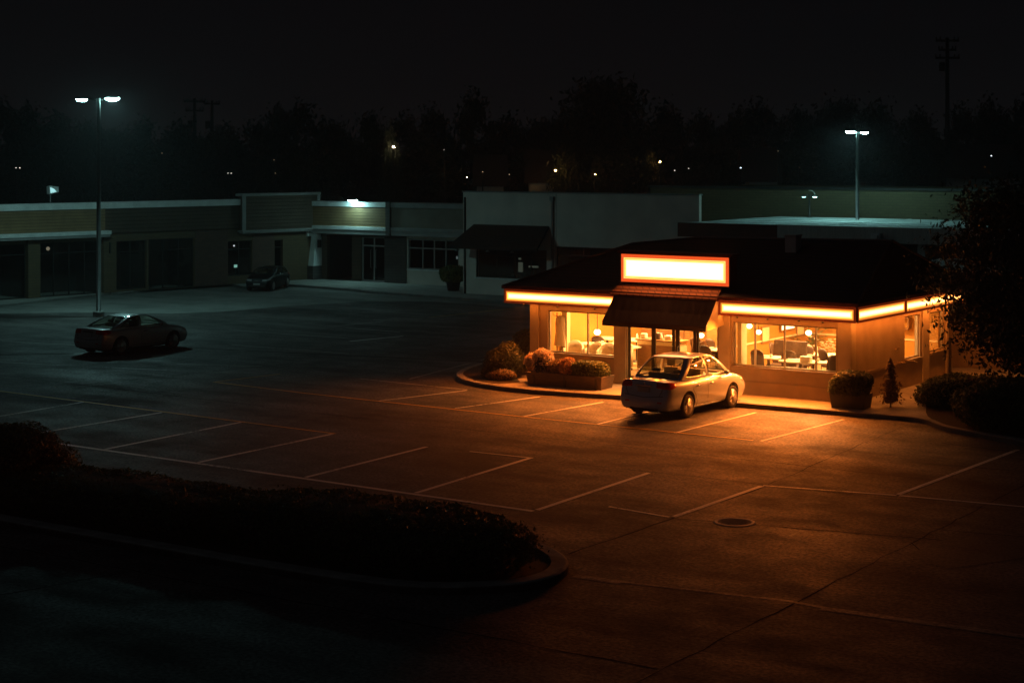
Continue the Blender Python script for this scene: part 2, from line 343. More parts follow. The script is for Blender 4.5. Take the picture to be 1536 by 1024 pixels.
for a,b,ww in [((3.32,-20.0),(3.34,-12.3),.06), ((3.34,-12.0),(2.6,-3.0),.02), ((8.29,-26.5),(8.04,-13.0),.022), ((8.04,-13.0),(7.9,-5),.03), ((-14,-9.6),(6,-9.3),.035),
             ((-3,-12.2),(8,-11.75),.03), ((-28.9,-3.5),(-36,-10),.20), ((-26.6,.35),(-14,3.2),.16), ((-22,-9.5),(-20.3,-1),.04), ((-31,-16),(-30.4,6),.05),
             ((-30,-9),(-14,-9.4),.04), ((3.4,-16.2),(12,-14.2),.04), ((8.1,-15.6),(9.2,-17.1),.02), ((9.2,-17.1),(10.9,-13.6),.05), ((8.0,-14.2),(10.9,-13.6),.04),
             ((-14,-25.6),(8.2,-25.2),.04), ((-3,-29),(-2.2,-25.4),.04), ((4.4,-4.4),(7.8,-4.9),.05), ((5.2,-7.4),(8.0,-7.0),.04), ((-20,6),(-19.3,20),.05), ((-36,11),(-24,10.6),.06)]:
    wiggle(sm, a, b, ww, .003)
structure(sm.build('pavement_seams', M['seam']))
# worn concrete gutter strip in front of the island's tip, and a squarish asphalt patch
gt = MB()
P_ = [(4.3,-21.2),(5.2,-21.15),(8.0,-20.7),(8.7,-20.75),(12,-20.5),(20,-19.6)]
for i in range(len(P_)-1):
    p,q = P_[i],P_[i+1]; ww = .22 if i in (0,3) else .11
    gt.poly([(p[0],p[1]-ww,.0045),(q[0],q[1]-ww,.0045),(q[0],q[1],.0045),(p[0],p[1],.0045)])
M['gutter'] = asphalt_mat('gutter_concrete', (.12,.112,.10), (.30,.28,.25), .62, .6)
structure(gt.build('gutter_strip', M['gutter']))
sheet('pavement_patch', [(8.4,-16.6),(9.4,-17.2),(11.2,-13.7),(8.5,-14.2)], .0042, M['patch'])

# far apron and sidewalk in front of the shops
ap = [at(*p) for p in [(-60,476),(0,470),(150,468.5),(250,470.5),(330,468),(420,460),(540,452.5),(640,452),(700,455),(800,464),(830,455),(700,436),(480,424),(345,416),(-60,440)]]
sheet('concrete_apron', ap, .004, M['apron'])
swp = [(-90,471),(0,461),(90,450.5),(165,442.5),(178,443),(200,440),(290,430.5),(345,428.5),(365,433),(440,430),(530,437),(548,439.5),(670,448.5),(730,453),(800,460)]
swf = [at(*p) for p in swp]
sw = MB(); back = [(-19,26.2),(-19,34),(-52,34),(-60,6)]
sw.prism(list(swf)+back, -.05, .12, 0)
structure(sw.build('shop_sidewalk', M['walk']))
kb = MB()
def kerb_path(mb, pts, wdt=.15, z0=-.05, z1=.135, side=1, closed=False):
    n = len(pts); off = []
    for i in range(n):
        a = Vector(pts[i-1] if (i or closed) else pts[i]); b = Vector(pts[(i+1)%n] if (i<n-1 or closed) else pts[i]); d = (b-a).normalized()
        off.append((pts[i][0]-d.y*wdt*side, pts[i][1]+d.x*wdt*side))
    for i in range(n if closed else n-1):
        j = (i+1)%n
        a,b,c,d = pts[i],pts[j],off[j],off[i]
        e = .02
        for z,q in ((0,0),):
            mb.add([(*a,z0),(*b,z0),(*b,z1-e),(*a,z1-e),(*[a[k]*.85+d[k]*.15 for k in (0,1)],z1),(*[b[k]*.85+c[k]*.15 for k in (0,1)],z1),(*c,z1),(*d,z1),(*c,z0),(*d,z0)],
                   [(0,1,2,3),(3,2,5,4),(4,5,6,7),(7,6,8,9)])
def smooth(pts, n=6, closed=False):
    out = []; N = len(pts)
    for i in range(N if closed else N-1):
        p = [Vector(pts[(i+k)%N] if closed else pts[min(max(i+k,0),N-1)]) for k in (-1,0,1,2)]
        for s in range(n):
            t = s/n
            q = .5*((2*p[1])+(-p[0]+p[2])*t+(2*p[0]-5*p[1]+4*p[2]-p[3])*t*t+(-p[0]+3*p[1]-3*p[2]+p[3])*t**3); out.append((q.x,q.y))
    if not closed: out.append(tuple(pts[-1]))
    return out
kerb_path(kb, swf); structure(kb.build('shop_kerb', M['kerb']))

# diner walk with its kerb, and the planted tip
kp = smooth([(-14.6,4.5),(-14.3,1.4),(-13.65,-.45),(-12.9,-1.5),(-11.95,-2.25),(-10.57,-2.72),(-9.1,-2.83)], 6) + smooth([(-8.9,-2.83),(-6.2,-2.35),(-4.6,-1.86),(-2.21,-1.74),(2.1,-1.5)], 3) + smooth([(2.3,-1.5),(2.95,-1.7),(3.89,-2.6),(6.31,-3.75),(12,-6.2),(20,-9)], 5)
wk = MB(); wk.prism(kp + [(20,16),(-14.6,16)], -.06, .12); structure(wk.build('diner_walk', M['walk']))
dk = MB(); kerb_path(dk, kp, .16, side=1); structure(dk.build('diner_kerb', M['kerb']))
sheet('planting_bed', smooth([(-14.3,3.5),(-14.05,1.2),(-13.45,-.4),(-12.8,-1.25),(-11.9,-1.95),(-10.9,-2.3),(-10.5,-1.5),(-11.3,-.2),(-11.4,3.5)],4,True), .126, M['soil'])
sheet('planting_bed_right', smooth([(3.6,-2.2),(6.3,-3.4),(12,-5.8),(16,-5),(16,8),(4,6.8),(1.9,2.6),(2.2,.2)],4,True), .127, M['soil'])

# island with hedges in the foreground
ik = smooth([(-22,-24.2),(-16,-24.35),(-7.04,-24.35),(-3.4,-24.29),(-.13,-24.23),(2.63,-23.95),(3.95,-23.0),(4.32,-22.1),(4.1,-21.2),(3.45,-20.45),(2.4,-19.95),(0,-19.8),(-8,-19.8),(-22,-19.8)], 5)
isl = MB(); isl.prism(ik, -.06, .11); structure(isl.build('island_soil', M['soil']))
ikb = MB(); kerb_path(ikb, ik, .30, z1=.15, side=1); structure(ikb.build('island_kerb', M['kerb']))
mh = MB(); mh.lathe([(.40,.0),(.40,.012),(.36,.012)], (4.53,-15.83,.0), 32)
mh = MB(); mh.lathe([(1e-6,.008),(.33,.008),(.335,.004)], (0,0,0), 32)
for k in range(-4,5):
    for j in range(-4,5):
        if k*k+j*j < 17: mh.box(k*.065-.02,k*.065+.02,j*.065-.02,j*.065+.02,.008,.013)
mc = thing('manhole_cover', 'round iron manhole cover in a pale worn ring on asphalt', 'manhole', (4.53,-15.83,0))
mh.build('cover_plate', M['cover'], mc)
mr_ = MB(); mr_.lathe([(.335,.004),(.345,.012),(.40,.010),(.415,.002)], (0,0,0), 32); mr_.build('collar_ring', M['cover_ring'], mc, True)

# ------------------------------------------------------------------ foliage
def leaves(mb, pts, size, m=0, r=rnd, up=.0):
    for p, nrm in pts:
        s = size*r.uniform(.6,1.35)
        d = Vector((r.gauss(0,1),r.gauss(0,1),r.gauss(0,1)))
        if nrm is not None: d = d*.55 + nrm*1.0
        d.z += up
        if d.length < 1e-3: d = Vector((0,0,1))
        d.normalize(); a = d.orthogonal().normalized(); b = d.cross(a); t = r.uniform(0,6.28)
        a, b = a*math.cos(t)+b*math.sin(t), -a*math.sin(t)+b*math.cos(t)
        p = Vector(p); c = d*s*.18
        mb.add([p-a*s*.75, p-b*s*.36-c, p+a*s*.75, p+b*s*.36-c], [(0,1,2,3)], m)
def lump(p, seed):
    return (math.sin(p[0]*2.1+seed)*math.sin(p[1]*2.7+seed*1.7)*math.sin(p[2]*3.1+seed*.6) + .6*math.sin(p[0]*5.3+seed*2)*math.sin(p[1]*4.9-seed)*math.sin(p[2]*6+seed))
def bush(name, label, cat, c, rx, ry, rz, n, size, lm, group=None, rzrot=0, sq=2.6, seed=1, base=0.0, amp=.10, extra=None):
    """clipped shrub: leaves over an uneven superellipsoid with a twiggy inside"""
    r = random.Random(seed); t = thing(name, label, cat, c, rzrot, group); mb = MB(); pts = []
    def surf(u, v, k=1.0):
        cu, su, cv, sv = math.cos(u), math.sin(u), math.cos(v), math.sin(v)
        pw = lambda q: math.copysign(abs(q)**(2/sq), q)
        p = Vector((rx*pw(cv)*pw(cu), ry*pw(cv)*pw(su), rz*pw(sv)))
        f = (1+amp*lump((p.x+c[0], p.y+c[1], p.z), seed))*k
        return Vector((p.x*f, p.y*f, p.z*f))
    for _ in range(n):
        u = r.uniform(0, 6.283); v = math.asin(r.uniform(-.55, 1)); k = 1-abs(r.gauss(0,.07))+ (r.random()<.05)*r.uniform(0,.10)
        p = surf(u, v, k); q = Vector((p.x/rx**2, p.y/ry**2, p.z/rz**2)).normalized()
        if p.z+rz*.72+base < 0.02: continue
        pts.append((p+Vector((0,0,rz*.72+base)), q))
    leaves(mb, pts, size, 0, r)
    mb.build('foliage', lm, t)
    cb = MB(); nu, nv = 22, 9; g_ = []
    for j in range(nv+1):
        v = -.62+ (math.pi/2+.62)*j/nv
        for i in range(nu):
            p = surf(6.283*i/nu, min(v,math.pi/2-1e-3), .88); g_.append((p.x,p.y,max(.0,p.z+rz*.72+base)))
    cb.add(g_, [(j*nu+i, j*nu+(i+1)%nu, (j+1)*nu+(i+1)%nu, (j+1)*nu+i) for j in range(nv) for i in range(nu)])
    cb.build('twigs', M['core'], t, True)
    if extra: extra(t, r)
    return t
# hedges on the island
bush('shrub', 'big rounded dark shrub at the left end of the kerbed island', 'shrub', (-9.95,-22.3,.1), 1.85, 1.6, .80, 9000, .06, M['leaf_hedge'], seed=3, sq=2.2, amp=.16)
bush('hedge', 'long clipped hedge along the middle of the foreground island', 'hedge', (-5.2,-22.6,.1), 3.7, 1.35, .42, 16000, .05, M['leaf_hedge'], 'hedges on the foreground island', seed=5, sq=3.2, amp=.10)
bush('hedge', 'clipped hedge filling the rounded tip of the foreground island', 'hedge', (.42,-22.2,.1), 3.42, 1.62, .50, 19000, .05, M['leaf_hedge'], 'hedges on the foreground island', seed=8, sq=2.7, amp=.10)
# right of the diner
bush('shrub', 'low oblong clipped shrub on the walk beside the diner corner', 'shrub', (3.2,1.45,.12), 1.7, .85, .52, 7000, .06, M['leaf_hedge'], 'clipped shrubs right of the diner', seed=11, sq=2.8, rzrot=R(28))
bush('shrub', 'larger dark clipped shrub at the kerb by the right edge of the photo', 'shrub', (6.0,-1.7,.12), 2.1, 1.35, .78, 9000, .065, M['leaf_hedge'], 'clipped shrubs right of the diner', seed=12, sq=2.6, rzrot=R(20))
# left tip of the diner walk
bush('shrub', 'loose brownish shrub in the planting bed at the left tip of the kerb', 'shrub', (-11.55,-.75,.12), .58, .56, .60, 2600, .08, M['leaf_tree'], seed=14, sq=2.7, amp=.34)
bush('shrub', 'dark shrub behind the brownish one, against the left wall of the diner', 'shrub', (-12.0,1.5,.12), .75, .75, .72, 2500, .08, M['leaf_hedge'], seed=15, sq=2.0, amp=.22)
bush('ground_shrub', 'low reddish creeping plant at the foot of the brownish shrub', 'plant', (-11.3,-1.35,.12), .55, .4, .22, 900, .06, M['leaf_red'], seed=16, sq=2.0, amp=.3)

# planters in front of the left window
pb = thing('planter_box', 'long dark timber planter box in front of the left diner window', 'planter', (-8.55,-1.42,.12), R(3))
def trough(mb, x0,x1,y0,y1,h,t=.05,fl=.06):
    for s in range(4):
        pass
    o = [(x0,y0),(x1,y0),(x1,y1),(x0,y1)]; 
    ob = [(x0+fl,y0+fl),(x1-fl,y0+fl),(x1-fl,y1-fl),(x0+fl,y1-fl)]
    i_ = [(x0+t,y0+t),(x1-t,y0+t),(x1-t,y1-t),(x0+t,y1-t)]
    vs = [(x,y,0) for x,y in ob]+[(x,y,h) for x,y in o]+[(x,y,h) for x,y in i_]+[(x,y,h-.07) for x,y in i_]
    fs = [(3,2,1,0)]+[(k,(k+1)%4,4+(k+1)%4,4+k) for k in range(4)]+[(4+k,4+(k+1)%4,8+(k+1)%4,8+k) for k in range(4)]+[(8+k,8+(k+1)%4,12+(k+1)%4,12+k) for k in range(4)]
    mb.add(vs, fs)
q = MB(); trough(q,-1.45,1.25,-.42,.42,.40); q.build('trough', M['planter'], pb, bevel=.01)
q = MB(); q.poly([(-1.39,-.36,.34),(1.19,-.36,.34),(1.19,.36,.34),(-1.39,.36,.34)]); q.build('soil', M['soil'], pb)
for x in (-1.2,-.1,1.0):
    for s in (-.40,.36): B(x,x+.07,s-.012,s+.05,.0,.38).build('corner_post', M['planter_dark'], pb)
bush('boxwood', 'bright green clipped boxwood filling the right half of the long planter', 'shrub', (-7.92,-1.38,.44), .62, .40, .30, 3000, .055, M['leaf_box'], seed=21, sq=3.0, amp=.12)
bush('grassy_plant', 'golden feathery plant in the middle of the long planter', 'plant', (-9.05,-1.42,.44), .34, .34, .28, 1300, .06, M['leaf_red'], seed=22, sq=2.0, amp=.3)
bush('grassy_plant', 'golden plant with red flower heads beside the boxwood in the planter', 'plant', (-8.68,-1.5,.44), .26, .34, .30, 1100, .06, M['petal_red'], seed=23, sq=2.0, amp=.3)
bush('flowering_plant', 'tall pale pink flowering plant at the left end of the long planter', 'plant', (-9.7,-1.3,.30), .32, .32, .50, 1700, .06, M['petal'], seed=24, sq=3.4, amp=.2)
ph = thing('flower_pot', 'clay pot left of the long planter box', 'flower pot', (-10.2,-1.05,.12))
q = MB(); q.lathe([(.16,0),(.24,.42),(.27,.42),(.27,.48),(.23,.48),(.22,.42),(1e-6,.42)], (0,0,0), 20); q.build('pot', M['clay'], ph, True)
bush('flowering_plant', 'spreading pink flowering plant in the clay pot', 'plant', (-10.2,-1.05,.56), .36, .34, .24, 1200, .06, M['petal'], seed=25, sq=2.0, amp=.35)
# right planter + sapling
pr = thing('planter_box', 'squarish black planter box at the right front corner of the diner', 'planter', (.35,-.72,.12), R(4))
q = MB(); trough(q,-.52,.52,-.36,.36,.42,.04,.05); q.build('trough', M['planter_dark'], pr, bevel=.01)
q = MB(); q.poly([(-.47,-.31,.36),(.47,-.31,.36),(.47,.31,.36),(-.47,.31,.36)]); q.build('soil', M['soil'], pr)
bush('boxwood', 'dark rounded boxwood in the black planter at the diner corner', 'shrub', (.35,-.72,.44), .62, .48, .42, 3200, .055, M['leaf_hedge'], seed=31, sq=2.5, amp=.14)
sp = thing('sapling', 'small conical sapling lit orange beside the black corner planter', 'tree', (1.25,-.05,.12))
q = MB(); q.tube([(0,0,0),(.01,0,.6),(0,.01,1.25)], [.025,.018,.006], 6); q.build('trunk', M['bark'], sp)
q = MB(); rr = random.Random(5); pts = []
for k in range(1150):
    h = rr.uniform(.15,1.3); rad = .36*((1.34-h)/1.24)**.62*rr.uniform(.15,1.25)*(.72+.28*math.sin(k*.37)); a = rr.uniform(0,6.28); pts.append(((rad*math.cos(a),rad*math.sin(a),h+rr.gauss(0,.03)),Vector((math.cos(a),math.sin(a),.6))))
leaves(q, pts, .085, 0, rr); q.build('crown', M['leaf_red'], sp)

def branchy(rr, base, h, spread, levels=3):
    """limbs as (points, radii) and tip points"""
    limbs, tips = [], []
    def grow(p, d, L_, r, lv):
        pts = [Vector(p)]; dd = Vector(d).normalized()
        for i in range(4):
            dd = (dd + Vector((rr.gauss(0,.13),rr.gauss(0,.13),rr.gauss(.05,.08)))).normalized(); pts.append(pts[-1]+dd*L_/4)
        limbs.append((pts,[r*(1-.12*i) for i in range(5)]))
        if lv == 0: tips.append(pts[-1]); return
        for k in range(rr.randint(3,4)):
            i = rr.randint(2,4); a = rr.uniform(0,6.28)
            nd = (dd*.75+Vector((math.cos(a),math.sin(a),rr.uniform(-.1,.5)))*spread).normalized()
            grow(pts[i], nd, L_*rr.uniform(.55,.8), r*.5, lv-1)
        tips.append(pts[-1])
    grow(base, (0,0,1), h, h*.045, levels)
    return limbs, tips
# street tree at the right edge
rt = thing('street_tree', 'leafy tree at the right edge, its crown overhanging the diner corner', 'tree', (5.7,.6,.1))
rr = random.Random(44); limbs, tips = branchy(rr, (0,0,0), 2.4, .85, 3)
q = MB()
for p, r_ in limbs: q.tube(p, r_, 7)
q.build('trunk', M['bark'], rt, True)
q = MB(); pts = []
cl = []
for k in range(270):
    while True:
        p = Vector((rr.uniform(-1,1),rr.uniform(-1,1),rr.uniform(-1,1)))
        if .12 < p.length < 1: break
    cl.append(Vector((p.x*3.0,p.y*2.6,3.9+p.z*2.75)))
for c in cl:
    n = rr.randint(90,190); s = rr.uniform(.28,.55)
    for _ in range(n):
        o = Vector((rr.gauss(0,s),rr.gauss(0,s),rr.gauss(0,s*.7))); pts.append((c+o, (o+Vector((0,0,.2))).normalized()))
leaves(q, pts, .105, 0, rr); q.build('crown', M['leaf_tree'], rt)

# far trees
def far_tree(name, label, seed, w, h, cl_n, group, tall=False):
    r = random.Random(seed); t = thing(name, label, 'tree', (0,0,0), 0, group)
    limbs, tips = branchy(r, (0,0,0), h*.38, .8, 2); q = MB()
    for p, r_ in limbs: q.tube(p, r_, 5)
    q.build('trunk', M['bark'], t, True)
    q = MB(); pts = []
    for k in range(cl_n):
        while True:
            p = Vector((r.uniform(-1,1),r.uniform(-1,1),r.uniform(-1,1)))
            if p.length < 1: break
        f = 1-.45*max(0,p.z) if not tall else 1-.55*max(0,p.z)
        c = Vector((p.x*w*.46*f,p.y*w*.46*f,h*.56+p.z*h*.40)); s = r.uniform(.05,.095)*w
        for _ in range(r.randint(70,110)):
            o = Vector((r.gauss(0,s),r.gauss(0,s),r.gauss(0,s*.8))); pts.append((c+o, None))
    leaves(q, pts, .33, 0, r); q.build('crown', M['leaf_far'], t)
    return t
GT = 'dark trees beyond the shops'
protos = [far_tree('tree','',101,9,10.5,60,GT), far_tree('tree','',102,7,11,46,GT,True), far_tree('tree','',103,11,10,80,GT), far_tree('tree','',104,8,10,52,GT)]
dims = [(9,10.5),(7,11),(11,10),(8,10)]
# (px x, px top, px width, distance, kind, label)
TR = [(18,152,120,150,0,'tallest dark tree at the left edge beyond the shops'),(80,178,90,165,3,None),(128,184,80,150,2,None),(218,178,80,160,1,'upright dark tree just right of the left lamp head'),
 (180,196,100,140,2,None),(268,190,90,155,3,None),(335,188,95,150,0,None),(300,204,110,135,2,None),(384,180,80,160,1,None),(438,155,115,150,0,'tall dark tree left of centre beyond the shop corner'),(500,184,90,155,2,None),(560,178,80,145,3,None),
 (604,172,80,160,1,None),(650,160,70,150,1,'dark spiky tree just left of the tallest central pair'),(714,138,80,145,1,'tall narrow dark tree beyond the white shop'),(768,182,85,150,3,None),(815,180,85,160,2,None),(850,168,85,140,0,None),
 (918,120,190,150,2,'broadest tree on the skyline, a huge dark dome beyond the white shop'),(1000,164,85,160,3,None),(1052,170,80,150,0,None),(1105,172,75,165,3,None),(1140,152,80,155,1,'upright dark tree left of the roof lamp on the skyline'),(1195,164,90,160,0,None),
 (1252,152,130,165,2,'wide dark tree behind the lit roof lamp'),(1318,162,95,155,3,None),(1375,166,90,150,0,None),(1440,158,85,160,1,None),(1488,160,80,150,3,None),(1535,150,110,140,0,'dark tree at the right edge of the skyline'),
 (60,226,140,128,2,None),(470,222,150,125,2,None),(640,220,150,126,3,None),(780,232,140,124,2,None),(1090,224,150,126,2,None),(1210,228,150,128,3,None),(1340,226,150,126,2,None),(1450,222,150,128,0,None),(230,226,150,126,3,None),(930,230,160,122,2,None)]
used = set()
for i,(px,ty,pw,Y,k,lab) in enumerate(TR):
    x,y_,z = atY(px,ty,Y); wd = pw*Y/F*1.12; s = (wd/dims[k][0], wd/dims[k][0], z/(dims[k][1]*.98))
    low = i >= 30
    lab = lab or ('lower dark tree standing in front of the tall treeline, above the roofs' if low else 'dark medium tree in the unlit treeline on the skyline')
    gp = 'lower trees above the roofs' if low else ('dark trees of the skyline' if 'medium' in lab else GT)
    if k not in used:
        o = protos[k]; used.add(k); o['label'] = lab; o.location = (x,y_,0); o.scale = s; o['group'] = gp
    else: o = dup(protos[k], lab, (x,y_,0), rnd.uniform(0,6.28), s, gp)

# ------------------------------------------------------------------ diner
GOLD = (1,.40,.075)
D = thing('diner', 'single storey roadside diner with glowing orange light bands, hipped roof and lit windows', 'restaurant', (0,0,0))
W_, DP, T_ = 11.05, 7.6, .18
wl = (-10.41,-7.93,.93,2.28); dr = (-7.44,-4.26,.13,2.30); wr = (-3.75,-.42,.96,2.27)
q = MB(); q.wall(-W_, 0, .12, 2.96, T_, [wl,dr,wr]); q.build('front_wall', M['stucco'], D)
MS = Matrix.Translation((0,0,0)) @ Matrix.Rotation(R(90),4,'Z')       # local x -> world y, inward -> -x
s1 = (4.08,5.32,.97,2.30); s2 = (6.12,7.42,1.0,2.27)
q = MB(); q.wall(T_, DP, .12, 2.96, T_, [s1,s2], MS); q.build('side_wall', M['stucco'], D)
q = MB(); q.box(-W_,-W_+T_,T_,DP,.12,2.96); q.box(-W_+T_,-T_,DP-T_,DP-.002,.12,2.96); q.build('rear_wall', M['stucco'], D)
q = MB()
for b in [(-W_-.02,-10.74,-.07,-.001,.12,2.49),(-7.90,-7.47,-.05,-.001,.12,2.49),(-4.22,-3.83,-.05,-.001,.12,2.49),(-.36,.05,-.05,-.001,.12,2.49),(.001,.05,5.46,5.98,.12,2.49),(.001,.06,7.46,7.63,.12,2.49),(.001,.05,.001,.32,.12,2.49)]: B(*b).build('pilaster', M['stucco_trim'], D, bevel=.012)
q = MB(); q.box(.0,.035,.33,5.45,.86,.93); q.box(-3.80,-.37,-.03,0,.50,.53); q.build('wainscot_rail', M['sill'], D)
q = MB(); q.box(.036,.10,7.66,7.76,.12,1.35); q.build('downspout', M['metal_dark'], D)
def window(name, x0,x1,z0,z1, mull, par, frame_m, glass_m, sillm=None, y=0.0, Mx=None, transom=None, fw=.045, depth=.07, set_=.06):
    """frame set back in its opening, with pane and sill as sub-parts"""
    T = (lambda p: tuple(Mx @ Vector(p))) if Mx is not None else (lambda p: p)
    def bx(mb,*a):
        o = len(mb.v); mb.box(*a)
        if Mx is not None: mb.v[o:] = [T(p) for p in mb.v[o:]]
    f = MB(); ya,yb = y+set_, y+set_+depth
    bx(f,x0,x1,ya,yb,z0,z0+fw); bx(f,x0,x1,ya,yb,z1-fw,z1); bx(f,x0,x0+fw,ya,yb,z0+fw,z1-fw); bx(f,x1-fw,x1,ya,yb,z0+fw,z1-fw)
    for m_ in mull: bx(f,m_-fw*.5,m_+fw*.5,ya+.002,yb-.002,z0+fw,z1-fw)
    if transom:
        xs = [x0+fw]+[m_ for m_ in mull]+[x1-fw]
        for i in range(len(xs)-1): bx(f,xs[i]+(fw*.5 if i else 0),xs[i+1]-(fw*.5 if i<len(xs)-2 else 0),ya+.003,yb-.003,transom-fw*.5,transom+fw*.5)
    fo = f.build(name, frame_m, par)
    p = MB(); ym = (ya+yb)/2; p.poly([T((x0+.01,ym,z0+.01)),T((x1-.01,ym,z0+.01)),T((x1-.01,ym,z1-.01)),T((x0+.01,ym,z1-.01))]); p.build('pane', glass_m, fo)
    if sillm:
        s = MB(); bx(s,x0-.05,x1+.05,y-.07,y+set_-.002,z0-.07,z0-.003); s.build('sill', sillm, fo)
    return fo
window('window', *wl, [-8.94], D, M['alu'], M['glass'], M['sill'])
window('window', *wr, [-3.06,-2.10,-1.10], D, M['alu'], M['glass'], M['sill'])
window('window', *s1, [], D, M['alu'], M['glass'], M['sill'], Mx=MS)
wb = window('window', *s2, [], D, M['alu'], M['glass'], M['sill'], Mx=MS)
q = MB()
for k in range(26): z = 1.06+k*.045; q.add([(-.20,6.16,z),(-.20,7.38,z),(-.16,7.38,z+.030),(-.16,6.16,z+.030)], [(0,1,2,3)])
q.build('blind', M['inner_cream'], wb)
sf = window('storefront', *dr, [-6.58,-5.73,-4.99], D, M['metal_dark'], M['glass'], None, fw=.06)
for x0,x1 in ((-6.53,-5.77),(-5.69,-5.03)):
    d = MB(); d.wall(x0,x1,.15,2.14,.045,[(x0+.09,x1-.09,.42,2.04)],Matrix.Translation((0,.02,0))); do = d.build('door', M['metal_dark'], D)
    h_ = MB(); xx = x1-.06 if x0<-6 else x0+.06; h_.tube([(xx,.02,1.0),(xx,-.05,1.0),(xx,-.05,1.4),(xx,.02,1.4)], .014, 6); h_.build('handle', M['metal'], do)
# light bands: a box with a frame, a glowing face and a glowing underside
def band(x0,x1,z0,z1,side=None):
    f = MB(); y0 = -.40; fr = .07
    def bx(*a):
        o = len(f.v); f.box(*a)
        if side: f.v[o:] = [tuple(MB_S @ Vector(p)) for p in f.v[o:]]
    bx(x0,x1,y0+.03,-.002,z0+.03,z1)                          # body
    bx(x0,x1,y0,y0+.028,z1-fr,z1); bx(x0,x1,y0,y0+.028,z0,z0+fr); bx(x0,x0+fr,y0,y0+.028,z0+fr,z1-fr); bx(x1-fr,x1,y0,y0+.028,z0+fr,z1-fr)
    fo = f.build('light_band', M['band_frame'], D)
    w_, h_ = x1-x0-2*fr, z1-z0-2*fr
    T = (lambda p: tuple(MB_S @ Vector(p))) if side else (lambda p: p)
    p = MB(); p.poly([T(v) for v in ((x0+fr,y0+.015,z0+fr),(x1-fr,y0+.015,z0+fr),(x1-fr,y0+.015,z1-fr),(x0+fr,y0+.015,z1-fr))])
    p.build('lit_face', lightbox('lit_band', w_, h_, 1 if side else 0, 9.0 if side else BAND_S, .13), fo)
    p = MB(); p.poly([T(v) for v in ((x0+.04,y0+.04,z0+.026),(x0+.04,y0+.16,z0+.026),(x1-.04,y0+.16,z0+.026),(x1-.04,y0+.04,z0+.026))])
    p.build('lit_underside', M_UNDER_SIDE if side else M_UNDER, fo)
BAND_S = 21.0
M_UNDER = emis('lit_soffit', (1,.24,.03), 16)
M_UNDER_SIDE = emis('lit_soffit_side', (1,.24,.03), 34)
MB_S = Matrix.Rotation(R(90),4,'Z')
band(-11.85,-7.62,2.47,2.92); band(-4.04,.355,2.47,2.92)
band(-.355,3.19,2.47,2.92,True); band(3.21,8.7,2.47,2.92,True)
q = MB(); q.box(.36,.40,-.40,-.36,2.50,2.95); q.build('band_corner', M['maroon'], D)
# soffit between band and wall at the overhanging left end, and over the door
q = MB(); q.box(-11.95,-W_-.03,-.001,8.8,2.90,2.96); q.box(-7.61,-4.05,-.40,-.002,2.86,2.95); q.build('soffit', M['maroon'], D)
# roof
e = 2.945; FLc,FRc,BRc,BLc = (-11.9,-.42,e),(.42,-.42,e),(.42,8.8,e),(-11.9,8.8,e)
R1,R2,R3 = (-9.4,3.6,4.28),(-7.3,4.3,4.50),(-.35,3.9,4.62)
q = MB(); th_ = .05
up = [(p[0],p[1],p[2]+th_) for p in (FLc,FRc,BRc,BLc)]
vs = [FLc,FRc,BRc,BLc]+up+[R1,R2,R3]
q.add(vs, [(3,2,1,0),(0,1,5,4),(1,2,6,5),(2,3,7,6),(3,0,4,7),(4,5,9,8),(5,10,9),(5,6,10),(6,7,9,10),(7,8,9),(7,4,8)])
rf = q.build('roof', M['roof'], D)
q = MB()
for a,b in ((up[0],R1),(R1,R2),(R2,R3),(up[1],R3),(up[2],R3)): q.tube([(a[0],a[1],a[2]+.01),(b[0],b[1],b[2]+.01)], .045, 6)
q.build('ridge_cap', M['maroon'], rf)
q = MB(); q.box(-11.92,.45,-.45,-.422,2.93,3.03); q.box(.422,.45,-.42,8.8,2.93,3.03); q.build('gutter', M['maroon'], rf)
q = MB(); q.box(-3.55,-3.18,3.1,3.5,4.2,4.72); q.box(-3.58,-3.15,3.07,3.53,4.72,4.76); q.build('vent', M['white_wall'], rf)
# sign over the entrance
sg = MB(); sx0,sx1,sz0,sz1 = -7.66,-3.84,3.28,4.20
sg.box(sx0,sx1,-.04,.42,sz0,sz1); sg.box(sx0-.09,sx1+.09,-.09,.46,sz1+.002,sz1+.07)
so = sg.build('sign', M['maroon'], D)
q = MB(); q.poly([(sx0+.03,-.052,sz0+.03),(sx1-.03,-.052,sz0+.03),(sx1-.03,-.052,sz1-.03),(sx0+.03,-.052,sz1-.03)]); q.build('orange_border', emis('orange_acrylic', (1,.105,.018), .95), so)
b_ = .155
q = MB(); q.poly([(sx0+b_,-.062,sz0+b_),(sx1-b_,-.062,sz0+b_),(sx1-b_,-.062,sz1-b_),(sx0+b_,-.062,sz1-b_)]); q.build('lit_panel', lightbox('lit_sign', sx1-sx0-2*b_, sz1-sz0-2*b_, 0, 14, .10, (1,.50,.10), (1,.27,.08)), so)
q = MB()
for a in ((sx0+b_-.02,sx1-b_+.02,-.075,-.066,sz0+b_-.02,sz0+b_+.008),(sx0+b_-.02,sx1-b_+.02,-.075,-.066,sz1-b_-.008,sz1-b_+.02),(sx0+b_-.02,sx0+b_+.008,-.075,-.066,sz0+b_+.009,sz1-b_-.009),(sx1-b_-.008,sx1-b_+.02,-.075,-.066,sz0+b_+.009,sz1-b_-.009)): q.box(*a)
q.build('panel_rim', emis('rim_glow', (1,.62,.14), 1.6), so)
